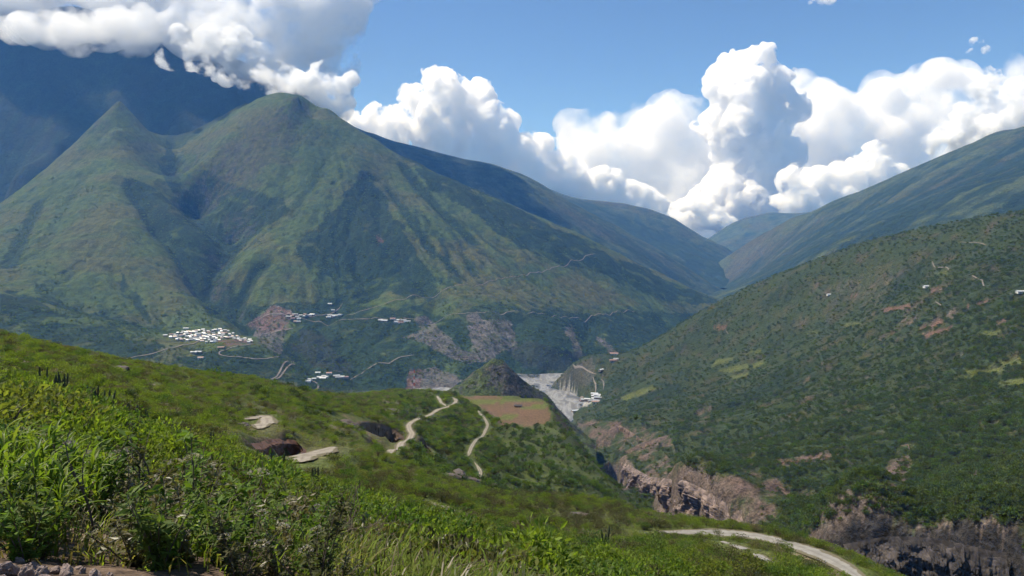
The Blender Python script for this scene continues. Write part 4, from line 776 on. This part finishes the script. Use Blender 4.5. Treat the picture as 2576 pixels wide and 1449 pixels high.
# ------------------------------------------------------------------ plants right before the viewpoint
def reed_leaf_mesh(seed):
    rng = np.random.RandomState(seed); n = 8; t = np.linspace(0, 1, n); w = .017 * np.sin(math.pi * np.clip(t * .93 + .06, 0, 1)) ** .8; w[-1] = .001
    b = rng.uniform(.25, .8); x = np.linspace(0, .42, n); z = .13 * np.sin(t * 2.2) - b * .22 * t ** 2.2
    V = np.stack([np.stack([x, -w, z + .008], 1), np.stack([x, w * 0, z], 1), np.stack([x, w, z + .008], 1)], 1).reshape(-1, 3)
    m = np_mesh('reed_leaf', V, grid_quads(n, 3)); m.materials.append(LF_REED); return m
REEDL = [reed_leaf_mesh(i) for i in range(6)]
def reed(loc, h, rz, seed, label):
    rng = np.random.RandomState(seed); r = bpy.data.objects.new('reed_plant', None); COL.objects.link(r); r.location = loc; r.rotation_euler = (0, 0, rz)
    lean = rng.normal(size=2) * .10; b = MB(); pts = [(lean[0] * t * t * h, lean[1] * t * t * h, t * h - .05) for t in np.linspace(0, 1, 6)]; b.tube(pts, np.linspace(.011, .004, 6), 5); link('stem', b.mesh('reed_stem', [LF_REED]), parent=r)
    n = int(30 * h + 6)
    for i in range(n):
        t = .22 + .78 * i / (n - 1); p = (lean[0] * t * t * h, lean[1] * t * t * h, t * h - .05); o = link('leaf', REEDL[rng.randint(6)], parent=r, loc=p); s = rng.uniform(.5, .85) * (1.15 - .35 * t)
        o.rotation_euler = (rng.normal() * .25, -rng.uniform(.25, .95) - .4 * t * t, i * 2.4 + rng.normal() * .5); o.scale = (s, s * 1.1, s)
    return tag(r, label, 'reed', 'reeds at the left edge')
k = 0
for px, Y, h in [(-30,5.2,.75),(25,5.6,.8),(75,5.1,.7),(120,5.7,.85),(165,5.3,.72),(215,5.9,.8),(5,6.4,.95),(60,6.8,1.0),(105,6.3,.95),(150,7.0,1.05),(200,6.6,.9),(245,7.2,.85),(20,7.8,1.1),(85,8.2,1.15),(130,8.0,1.1),(180,8.5,1.05),(225,8.1,.9),(-20,9.2,1.2),(45,9.6,1.25),(100,10,1.2),(160,10.2,1.1),(210,9.8,.95),(265,9.0,.8),(-40,7.2,1.0),(35,5.0,.6),(140,4.9,.6),(60,5.4,.7),(190,6.2,.85),(110,7.4,1.0),(235,6.0,.7),(10,8.6,1.1),(150,9.2,1.1),(75,9.2,1.15),(120,5.2,.65),(255,8.2,.8),(-10,6.0,.85)]:
    x = (px - CX) / F_PX * Y; reed((x, Y, float(ST.z(x, Y))), h * .68, RNG.uniform(0, 6.28), 900 + k, 'bright green reed with long pointed leaves at the left edge'); k += 1
def weed_kind(seed, leafm, h, dens, leaf, flower):
    rng = np.random.RandomState(seed); st = MB(); fo = MB(); fl = MB()
    for s in range(7):
        a = rng.uniform(0, 6.28); ln = rng.uniform(.1, .34); hh = h * rng.uniform(.6, 1.1); P_ = np.array([(ln * t * math.cos(a) * (1 + .4 * t), ln * t * math.sin(a) * (1 + .4 * t), hh * t - .03) for t in np.linspace(0, 1, 7)]); st.tube(P_, np.linspace(.008, .003, 7), 4)
        n = dens; t = rng.uniform(.12, 1, n); p = np.stack([np.interp(t, np.linspace(0, 1, 7), P_[:, i]) for i in range(3)], 1); d = unit(rng.normal(size=(n, 3)) * np.array((1, 1, .5)) + np.array((0, 0, .25))); q = unit(rng.normal(size=(n, 3)) * .6 + np.array((0, 0, 1))); l = leaf * rng.uniform(.6, 1.3, n); fo.kites(p + d * .01, d, q, l, l * .36)
        if flower and s < 3:
            n = 60; v = unit(rng.normal(size=(n, 3))); v[:, 2] = abs(v[:, 2]); p = P_[-1] + v * np.array((.05, .05, .03)); fl.kites(p, v, unit(rng.normal(size=(n, 3))), np.full(n, .018), np.full(n, .014))
    return dict(stem=st.mesh('weed_stem', [BARK]), foliage=fo.mesh('weed_foliage', [leafm]), flower_head=fl.mesh('weed_flowers', [LF_FLOWER]) if flower else None)
WEED = [weed_kind(1, LF_DRY, .75, 60, .085, False), weed_kind(2, LF_MID, .8, 60, .09, True), weed_kind(3, LF_DRY, .6, 70, .07, False), weed_kind(4, LF_MID, .7, 55, .10, False), weed_kind(5, LF_OLIVE, .85, 60, .08, True)]
def weed(kd, px, Y, sc, label, grp):
    x = (px - CX) / F_PX * Y; r = bpy.data.objects.new('weed', None); COL.objects.link(r); r.location = (x, Y, float(ST.z(x, Y)) - .02); r.rotation_euler = (0, 0, RNG.uniform(0, 6.28)); r.scale = (sc,) * 3
    st = link('stem', kd['stem'], parent=r); link('foliage', kd['foliage'], parent=r)
    if kd['flower_head']: link('flower_head', kd['flower_head'], parent=st)
    return tag(r, label, 'weed', grp)
for i in range(125):
    Y = 4.3 * (13 / 4.3) ** RNG.rand(); px = RNG.uniform(190, 820) if Y > 6 else RNG.uniform(330, 860); j = (0, 0, 2, 2, 3, 3, 1, 4)[RNG.randint(8)]
    if RNG.rand() < .25 and Y < 9: px = RNG.uniform(-30, 260); j = (1, 3)[RNG.randint(2)]
    lab = {0: ('dry brown-leaved weed in the near left foreground', 'dry weeds'), 2: ('dry brown-leaved weed in the near left foreground', 'dry weeds'), 1: ('leafy weed with pale flower heads in the near foreground', 'flowering weeds'), 4: ('leafy weed with pale flower heads in the near foreground', 'flowering weeds'), 3: ('green broad-leaved weed in the near left foreground', 'green weeds')}[j]
    weed(WEED[j], px, Y, RNG.uniform(.65, 1.1) * (.7 if Y < 6 else 1), *lab)
# long-bladed grass clump at the bottom edge
gt = tuft_mesh('long_grass', 5, 40, .62, .10, .03, LF_REED, .5)
for px, Y, s in ((480,5.4,.9),(440,5.7,.7),(525,5.9,.6)):
    x = (px - CX) / F_PX * Y; o = link('grass_clump', gt, loc=(x, Y, float(ST.z(x, Y)))); o.scale = (s,) * 3; o.rotation_euler = (0, 0, px); tag(o, 'bright long-bladed grass clump at the bottom left of the foreground', 'grass clump', 'long grass clumps')
# columnar cacti
def cactus_mesh(seed):
    b = MB(); n = 9; k = 12; h = 1.0; t = np.linspace(0, 1, n); rad = .055 * np.minimum(1, np.sqrt(np.clip(1.02 - t, 0, 1) * 9)); rad[0] = .04; an = np.arange(k) * 2 * math.pi / k; rr = 1 + .16 * np.cos(an * 6)
    V = np.stack([np.stack([rad[i] * rr * np.cos(an), rad[i] * rr * np.sin(an), np.full(k, t[i] * h)], 1) for i in range(n)]).reshape(-1, 3); i = np.arange(n * k).reshape(n, k); j = np.roll(i, -1, 1); b.add(V, np.stack([i[:-1], j[:-1], j[1:], i[1:]], -1).reshape(-1, 4)); return b.mesh('cactus_column', [CACTUS])
CMESH = cactus_mesh(1)
for q, (px, py, n) in enumerate([(108,956,4),(136,990,7),(165,992,6),(240,985,6),(269,990,4),(366,1040,3),(215,1003,4),(538,1108,4),(655,1205,8),(690,1172,4),(789,1215,6),(1520,1400,3),(905,1010,3),(330,1062,4)]):
    x, y, z = ST.hit(px, py, 12, 300); y = min(y, 75); x = (px - CX) / F_PX * y; z = float(ST.z(x, y)); r = bpy.data.objects.new('columnar_cactus', None); COL.objects.link(r); r.location = (x, y, z)
    for i in range(n):
        o = link('cactus_column', CMESH, parent=r, loc=(RNG.normal() * .32, RNG.normal() * .25, -.1)); s = RNG.uniform(1.4, 2.6); o.scale = (RNG.uniform(1.2, 1.7),) * 2 + (s,); o.rotation_euler = (RNG.normal() * .08, RNG.normal() * .08, RNG.rand() * 6)
    tag(r, 'clump of dark upright cactus columns on the near slope', 'cactus', 'cactus clumps')
# rocks
def rock_mesh(seed, flat=.7):
    import bmesh
    bm = bmesh.new(); bmesh.ops.create_icosphere(bm, subdivisions=3, radius=1); V = np.array([v.co[:] for v in bm.verts]); d = sum((np.abs(noise3(V * 1.1 * 2 ** k + seed * 3.1, seed + k)) * 2 - .6) * .28 * .5 ** k for k in range(4)); V = V * (1 + d)[:, None] * np.array((1, .85, flat))
    for v, c in zip(bm.verts, V): v.co = c
    me = bpy.data.meshes.new('rock'); bm.to_mesh(me); bm.free(); return me
ROCKS = [rock_mesh(i) for i in range(6)]
M_STONE = plain_mat('reddish_stone', (.15,.11,.095), (.30,.235,.205), 3.0, .9, .02); M_OUT = plain_mat('dark_outcrop', (.045,.038,.034), (.13,.105,.09), 1.2, .95, .1)
for m_ in ROCKS: m_.materials.append(M_STONE)
ROCKD = [m_.copy() for m_ in ROCKS]
for m_ in ROCKD: m_.materials.clear(); m_.materials.append(M_OUT)
for i, (px, py, Y, s) in enumerate([(30,1432,4.15,.10),(75,1440,4.2,.085),(5,1452,4.05,.09),(115,1447,4.15,.075),(150,1452,4.2,.07),(185,1440,4.3,.06),(215,1450,4.25,.075),(250,1446,4.3,.055),(285,1452,4.25,.06),(45,1458,4.0,.07),(135,1432,4.4,.05),(320,1452,4.3,.045),(100,1425,4.5,.045),(240,1430,4.5,.035),(170,1462,4.1,.07),(275,1462,4.15,.06)]):
    x, y, z = P(px, py, Y); s *= .62; y -= .18; o = link('stone', ROCKS[i % 6], loc=(x, y, float(ST.z(x, y)) + s * .25)); o.scale = (s * 1.3, s, s * .85); o.rotation_euler = (i * .4, i * .7, i * 1.9); tag(o, 'rough pinkish stone in the heap at the bottom left corner', 'stone', 'stones in the bottom left corner')
for i, (px, py, s) in enumerate([(1118,1206,4.5),(1140,1200,5),(1165,1207,4.5),(1185,1214,3.5),(1240,1232,4),(1265,1236,5),(1285,1240,3.5),(296,932,2.2),(285,928,1.5),(425,985,1.2),(980,1035,4),(1010,1040,5),(870,1065,3),(600,1075,1.6),(1460,1300,2),(1700,1385,.8),(1760,1392,.9)]):
    x, y, z = ST.hit(px, py, 20, 500); o = link('rock_outcrop', ROCKD[i % 6], loc=(x, y, z - .1 * s)); o.scale = (s * 1.3, s, s * .62); o.rotation_euler = (0, 0, i * 1.3); tag(o, 'dark weathered rock outcrop among the bushes of the near slope', 'rock', 'rock outcrops on the near slope')

# bare dead shrubs and dry stalks
def bare_mesh(seed, h, spread, forks):
    rng = np.random.RandomState(seed); b = MB()
    def grow_twig(p, d, ln, r, lev):
        n = 5; pts = [p]; dd = d
        for i in range(n - 1): dd = unit(dd + rng.normal(size=3) * .16); pts.append(pts[-1] + dd * ln / (n - 1))
        b.tube(pts, np.linspace(r, r * .55, n), 4)
        if lev > 0:
            for _ in range(forks):
                k = rng.randint(2, n); grow_twig(pts[k], unit(dd + rng.normal(size=3) * spread), ln * rng.uniform(.5, .75), r * .55, lev - 1)
    for s in range(3 if spread > .4 else 1): grow_twig(np.array((0, 0, -.05)), unit(np.array((0, 0, 1.0)) + rng.normal(size=3) * spread * .7), h * .6, .010 * h + .003, 3 if spread > .4 else 1)
    return b.mesh('bare_twigs', [BARK])
BARE = [bare_mesh(1, 1.0, .75, 3), bare_mesh(2, 1.0, .7, 3)]; STALK = [bare_mesh(5, 1.5, .22, 2), bare_mesh(6, 1.5, .18, 2)]
for i, (px, Y, s) in enumerate([(830,9.5,1.1),(900,12,1.2),(780,7.5,.8),(980,18,1.4),(1130,26,1.6),(695,40,2.6),(560,26,1.8)]):
    x = (px - CX) / F_PX * Y; o = link('bare_shrub', BARE[i % 2], loc=(x, Y, float(ST.z(x, Y)))); o.scale = (s,) * 3; o.rotation_euler = (0, 0, i * 1.7); tag(o, 'bare grey-brown twiggy shrub without leaves on the near slope', 'shrub', 'bare shrubs')
for i, (px, Y, s) in enumerate([(235,5.2,.7),(350,6.6,.7),(470,7.5,.75),(380,8.5,.8),(620,8.2,.75)]):
    x = (px - CX) / F_PX * Y; o = link('dry_stalk', STALK[i % 2], loc=(x, Y, float(ST.z(x, Y)))); o.scale = (s,) * 3; o.rotation_euler = (0, 0, i * 2.1); tag(o, 'thin dark dry stalk standing up among the foreground weeds', 'stalk', 'dry stalks')
# ------------------------------------------------------------------ houses, mast, hut
def box_mesh(name, gable=0.0):
    b = MB(); V = [(-.5,-.5,0),(.5,-.5,0),(.5,.5,0),(-.5,.5,0),(-.5,-.5,1),(.5,-.5,1),(.5,.5,1),(-.5,.5,1)]
    b.add(V, [(0,1,5,4),(1,2,6,5),(2,3,7,6),(3,0,4,7),(4,5,6,7)])
    if gable: b.add([(-.5,-.5,1),(-.5,.5,1),(-.5,0,1+gable),(-.5,-.25,1+gable/2),(.5,-.5,1),(.5,.5,1),(.5,0,1+gable),(.5,.25,1+gable/2)], [(0,1,2,3),(4,6,7,5)])
    return b.mesh(name, [])
def roof_mesh():
    b = MB(); e = .58; z0, z1, t = .93, 1.42, .07
    for s in (-1, 1):
        V = [(-.56,s*e,z0),(.56,s*e,z0),(.56,0,z1),(-.56,0,z1),(-.56,s*e,z0+t),(.56,s*e,z0+t),(.56,0,z1+t),(-.56,0,z1+t)]; b.add(V, [(0,1,2,3),(4,5,6,7),(0,1,5,4),(0,3,7,4),(1,2,6,5)])
    return b.mesh('roof', [])
def door_mesh(name, w, h, x, z0):
    b = MB(); b.add([(x-w,-.505,z0),(x+w,-.505,z0),(x+w,-.505,z0+h),(x-w,-.505,z0+h),(x-w,-.5,z0),(x+w,-.5,z0),(x+w,-.5,z0+h),(x-w,-.5,z0+h)], [(0,1,2,3),(0,1,5,4),(2,3,7,6),(1,2,6,5),(0,3,7,4)]); return b.mesh(name, [])
WALLS = [plain_mat(n, a, b, .4, .9) for n, a, b in (('adobe_wall', (.26,.19,.14), (.34,.26,.2)), ('white_wall', (.55,.53,.5), (.7,.68,.64)))]
ROOFS = [plain_mat(n, a, b, .3, .45, metal=.0, spec=.6) for n, a, b in (('white_metal_roof', (.34,.36,.38), (.50,.51,.52)), ('grey_metal_roof', (.2,.215,.23), (.34,.35,.36)), ('rusty_roof', (.22,.12,.09), (.34,.22,.17)), ('dark_roof', (.03,.025,.022), (.06,.05,.045)))]
DOORM = plain_mat('door_wood', (.06,.04,.03), (.12,.08,.06), 2)
def with_mat(me, m): k = me.copy(); k.materials.append(m); return k
WM = [with_mat(box_mesh('wall', .42), m) for m in WALLS]; RM = [with_mat(roof_mesh(), m) for m in ROOFS]; DM = with_mat(door_mesh('door', .05, .68, -.15, 0), DOORM); DW = with_mat(door_mesh('window', .06, .3, .22, .38), DOORM)
def house(x, y, z, w, d, h, rz, label, group, wi=None, ri=None, name='house'):
    r = bpy.data.objects.new(name, None); COL.objects.link(r); r.location = (x, y, z - .6); r.rotation_euler = (0, 0, rz); r.scale = (w, d, h + .6)
    wl = link('wall', WM[RNG.randint(2) if wi is None else wi], parent=r); link('roof', RM[(0, 0, 1, 1, 2)[RNG.randint(5)] if ri is None else ri], parent=r); link('door', DM, parent=wl); link('window', DW, parent=wl)
    return tag(r, label, 'house', group)
def village(land, ya, yb, spots, size, lab, grp, rot=0.0):
    for px, py in spots:
        x, y, z = land.hit(px, py, ya, yb); house(x, y, z, size * RNG.uniform(.8, 1.5), size * RNG.uniform(.55, .75), 3.2 * RNG.uniform(.9, 1.4), rot + RNG.normal() * .35, lab, grp)
V_ = [(405,843),(470,835),(520,831),(565,829),(578,838),(600,846),(632,858),(642,868),(610,862),(560,853),(545,863),(500,862),(440,856)]
sp = []
while len(sp) < 105:
    a, b = RNG.uniform(400, 645), RNG.uniform(828, 870)
    if in_poly(np.array([a]), np.array([b]), V_)[0] and all(abs(a - c) > 6 or abs(b - e) > 2.6 for c, e in sp): sp.append((a, b))
for wh, f in (('at the left end', lambda a: a < 470), ('in the middle', lambda a: 470 <= a < 560), ('at the right end', lambda a: a >= 560)):
    village(M, 1800, 3200, [q for q in sp if f(q[0])], 8.0, f'small pale-roofed house {wh} of the large village', f'houses {wh} of the large village')
village(M, 1800, 3200, [(488,889),(500,888),(556,876),(505,903),(468,828)], 15, 'lone pale-roofed house on the slope just around the large village', 'houses around the large village')
village(M, 2000, 3400, [(728,791),(735,796),(742,793),(748,799),(757,795),(763,797),(736,803),(752,803),(768,793),(778,795),(786,794),(752,811),(746,811),(727,798)], 14, 'pale-roofed house of the hamlet right of the red mine scar', 'houses right of the mine scar')
village(M, 2000, 3400, [(830,767),(838,782),(830,795),(846,796),(856,794),(826,800),(838,798)], 14, 'pale-roofed house of the scattered farms above the hamlet road', 'farmhouses above the hamlet road')
village(M, 2000, 3400, [(957,808),(968,809),(988,804),(996,806),(1004,808),(1014,808),(1024,811),(998,812),(1008,813)], 16, 'long pale-roofed house beside the grey landslide', 'houses beside the landslide')
village(M, 1750, 2600, [(780,957),(790,955),(800,940),(806,952),(815,948),(822,951),(828,942),(846,948),(852,952),(858,950),(812,955),(868,952),(775,962)], 12, 'pale-roofed house of the small hamlet low in the valley', 'houses low in the valley')
village(RH, 1000, 2300, [(1496,993),(1503,996),(1499,1000),(1504,1003),(1497,1006),(1502,1010),(1498,1014)], 15, 'white-roofed building of the compact block above the river bank', 'buildings above the river bank', .2)
village(RH, 1000, 2300, [(1455,1013),(1463,1010),(1471,1009),(1478,1007),(1484,1011),(1460,1017),(1432,1026),(1440,1030),(1447,1036)], 12, 'low white-roofed house along the right river bank', 'houses along the river bank', .3)
village(RH, 1000, 2400, [(1545,893),(1556,890),(1543,909),(1550,906),(1512,934)], 14, 'white-roofed house on the crest of the spur above the river', 'houses on the spur crest', .1)
for px, py, lab in ((2085,745,'tiny white-roofed farmhouse in the middle of the bushy hillside'), (2330,724,'tiny pale farmhouse beside the small brown field high on the hillside')):
    x, y, z = RH.hit(px, py, 500, 2200); house(x, y, z, 9, 6, 2.8, .2, lab, None, 1, 0)
x, y, z = RH.hit(2567, 738, 500, 2000); house(x, y, z, 11, 6, 2.8, .05, 'long white-roofed farmhouse at the right edge of the hillside', None, 1, 0)
x, y, z = ST.hit(1030, 984, 300, 760); house(x, y, z + .2, 12, 7, 3.0, .1, 'house with pale roof beside the red and white mast on the terrace edge', None, 1, 0)
x, y, z = ST.hit(1303, 1024, 400, 760); house(x, y, z, 6.5, 2.6, 1.3, .05, 'low dark hut standing in the brown terrace field', None, 0, 3, 'hut')
# lattice mast
RED = plain_mat('mast_red', (.45,.05,.04), (.55,.08,.06), 1, .5); WHT = plain_mat('mast_white', (.7,.7,.7), (.8,.8,.8), 1, .5)
x, y, z = ST.hit(1042, 985, 300, 760); r = bpy.data.objects.new('radio_mast', None); COL.objects.link(r); r.location = (x, y, z - .3); H = 20.0
for sx, sy in ((-1,-1),(1,-1),(1,1),(-1,1)):
    b = MB()
    for i in range(7): b.tube([(sx * (.8 - .6 * t), sy * (.8 - .6 * t), H * t) for t in (i / 7, (i + 1) / 7)], [.09, .09], 4, i % 2)
    link('leg', b.mesh('leg', [RED, WHT]), parent=r)
for i in range(14):
    b = MB(); t = i / 14; t2 = (i + 1) / 14; c = .8 - .6 * t; c2 = .8 - .6 * t2
    for (ax, ay), (bx, by) in (((-1,-1),(1,-1)), ((1,-1),(1,1)), ((1,1),(-1,1)), ((-1,1),(-1,-1))): b.tube([(ax * c, ay * c, H * t), (bx * c2, by * c2, H * t2)], [.05, .05], 4, (i // 2) % 2); b.tube([(ax * c, ay * c, H * t), (bx * c, by * c, H * t)], [.05, .05], 4, (i // 2) % 2)
    link('brace', b.mesh('brace', [RED, WHT]), parent=r)
b = MB(); b.tube([(0, 0, H), (0, 0, H + 2.5)], [.06, .03], 5); link('antenna', b.mesh('antenna', [RED]), parent=r)
tag(r, 'slim red and white lattice radio mast on the terrace edge', 'mast')
# ------------------------------------------------------------------ the clouds in the sky
CM1 = torn_mat('cumulus_white', 0.016, 270, .43, .51, step=.55); CM2 = torn_mat('thin_cloud', 0.0045, 1400, .42, .64, step=.5); CM3 = torn_mat('hill_cloud', 0.03, 200, .47, .57, step=.3); CM4 = torn_mat('wisp', 0.02, 110, .48, .62, step=.5); CM5 = torn_mat('cloud_bank', 0.010, 330, .44, .58, step=.16)
FINE = dict(levels=3, kids=7, shrink=.47, puffs=((.25, .04),))
D1, D2, D3 = 13200, 15500, 18500
cloud('cumulus_cloud', [(1110,218,D1,50),(1065,262,D1,52),(1045,235,D1,26),(1205,255,D1,48),(1120,320,D1,95),(1235,320,D1,70),(940,290,D1,30),(975,340,D1,60),(1010,320,D1,45),(1330,385,D1,55),(1260,400,D1,80),(1400,420,D1,45),(1170,420,D1,95),(1330,460,D1,80),(1440,455,D1,55),(1510,490,D1,60),(1580,505,D1,55),(1640,520,D1,40),(880,310,D1,30),(920,330,D1,40)], 26, 3, CM1, 'heaped white cumulus above the long blue ridge, left of centre', **FINE)
cloud('cumulus_cloud', [(1905,160,D2,46),(1840,180,D2,44),(1960,195,D2,32),(1870,240,D2,85),(1795,225,D2,28),(1940,270,D2,72),(1995,255,D2,26),(1870,330,D2,90),(1905,420,D2,95),(1850,500,D2,95),(1930,520,D2,90),(1780,520,D2,60),(1740,545,D2,45)], 30, 4, CM1, 'tall tower of white cumulus over the valley notch, right of centre', **FINE)
cloud('cumulus_cloud', [(2200,425,D1,48),(2150,450,D1,45),(2060,460,D1,45),(2120,490,D1,55),(2240,450,D1,40),(1985,455,D1,35),(2000,510,D1,45),(2080,520,D1,50)], 26, 5, CM1, 'low white cumulus heads behind the right mountain slope', **FINE)
cloud('cumulus_cloud', [(1430,470,D1,36),(1480,474,D1,36),(1540,470,D1,34),(1590,488,D1,26),(1640,492,D1,18),(1400,490,D1,30)], 34, 6, CM1, 'flat white cloud lying on the blue ridge beside the notch')
cloud('cumulus_cloud', [(1765,520,D1,26),(1720,525,D1,16),(1790,545,D1,28),(1830,560,D1,20)], 30, 12, CM1, 'small white puff low in the valley notch')
cloud('layer_cloud', [(x, 365 - (x - 1450) * .10 + 22 * math.sin(x * .021) + dy, D3 + dd, 80) for x in range(1480, 2760, 58) for dy, dd in ((0, 0), (75, -300), (145, 0), (215, -200), (285, 0))], 110, 7, CM2, 'smooth pale layer of cloud spreading across the right half of the sky', levels=1, kids=7, shrink=.6, puffs=())
cloud('hill_cloud', [(2576,235,5600,40),(2540,270,5600,46),(2480,300,5600,48),(2600,290,5600,60),(2430,330,5600,40),(2660,270,5600,60),(2550,330,5600,42),(2390,350,5600,36),(2440,290,5700,40),(2350,365,5600,26),(2480,205,5900,30),(2720,250,5600,70),(2460,235,5900,26)], 20, 8, CM3, 'bright white cloud resting on the right mountain summit')
cloud('small_cloud', [(2450,105,9000,12),(2480,125,9000,12),(2440,130,9000,8),(2470,110,9000,8)], 14, 9, CM4, 'small torn wisp of cloud high at the right', levels=2, kids=7)
cloud('small_cloud', [(2065,-2,9000,16),(2090,2,9000,14),(2040,2,9000,10)], 14, 10, CM4, 'small cloud scrap cut by the top edge of the sky')
cloud('small_cloud', [(2000,176,9000,6),(2020,180,9000,5),(1985,186,9000,4)], 9, 11, CM4, 'tiny wisp just right of the cumulus tower')
L0 = 5300
bank = [(-150,20,L0+300,95),(0,0,L0+300,95),(40,75,L0-200,42),(120,40,L0+200,85),(190,85,L0,60),(260,40,L0+200,90),(330,80,L0+100,70),(400,20,L0+300,100),(480,70,L0+200,80),(560,80,L0+300,90),(640,80,L0+300,95),(720,100,L0+300,90),(790,60,L0+400,90),(830,130,L0+300,65),(800,190,L0+200,50),(720,170,L0+200,60),(620,150,L0+200,60),(860,40,L0+400,65),(895,15,L0+400,40),(870,95,L0+400,40),(850,230,L0+200,40),(880,180,L0+300,26)]
bank += [(x, 70, 5020, 44) for x in range(60, 560, 62)] + [(x, -110, L0 + dy, 130) for x in range(-420, 900, 130) for dy in (700,)] + [(x, -170, L0 + 1500, 150) for x in range(-600, 760, 160)]  # the last two sets lie above the frame, added to shade the mountain
cloud('hill_cloud', bank, 30, 21, CM5, 'broad grey-white cloud bank hiding the head of the dark mountain at the left', kids=6, shrink=.5, puffs=())
cloud('hill_cloud', [(430,145,4650,34),(480,130,4650,50),(540,112,4650,54),(590,135,4650,50),(640,155,4650,36),(560,165,4650,38),(520,155,4650,38),(655,130,4650,24),(410,150,4650,22)], 14, 22, CM3, 'bright white puff before the dark mountain, below the cloud bank', levels=3, kids=6, shrink=.5, puffs=())
cloud('hill_cloud', [(570,195,4750,26),(620,200,4750,36),(680,200,4750,40),(740,212,4750,40),(790,226,4750,44),(830,250,4750,40),(860,278,4750,30),(810,185,4750,30),(850,225,4750,32),(700,180,4750,30),(885,200,4750,22)], 14, 23, CM3, 'ragged white cloud trailing down behind the green summit', levels=3, kids=6, shrink=.5, puffs=())
# ------------------------------------------------------------------ the air between
hm, N, L, bs = nodes('haze'); N.remove(bs); v = N.new('ShaderNodeVolumePrincipled'); v.inputs['Density'].default_value = 5.1e-5; v.inputs['Color'].default_value = (.12, .36, .92, 1); v.inputs['Absorption Color'].default_value = (1, 1, 1, 1)
L.new(v.outputs[0], N['Material Output'].inputs['Volume'])
hv = [(x, y, z) for x in (-9500, 12000) for y in (-3500, 12350) for z in (-620, 1900)]
me = bpy.data.meshes.new('haze'); me.from_pydata(hv, [], [(0,1,3,2),(4,6,7,5),(0,4,5,1),(2,3,7,6),(0,2,6,4),(1,5,7,3)]); tag(link('haze', me, hm), kind='stuff')
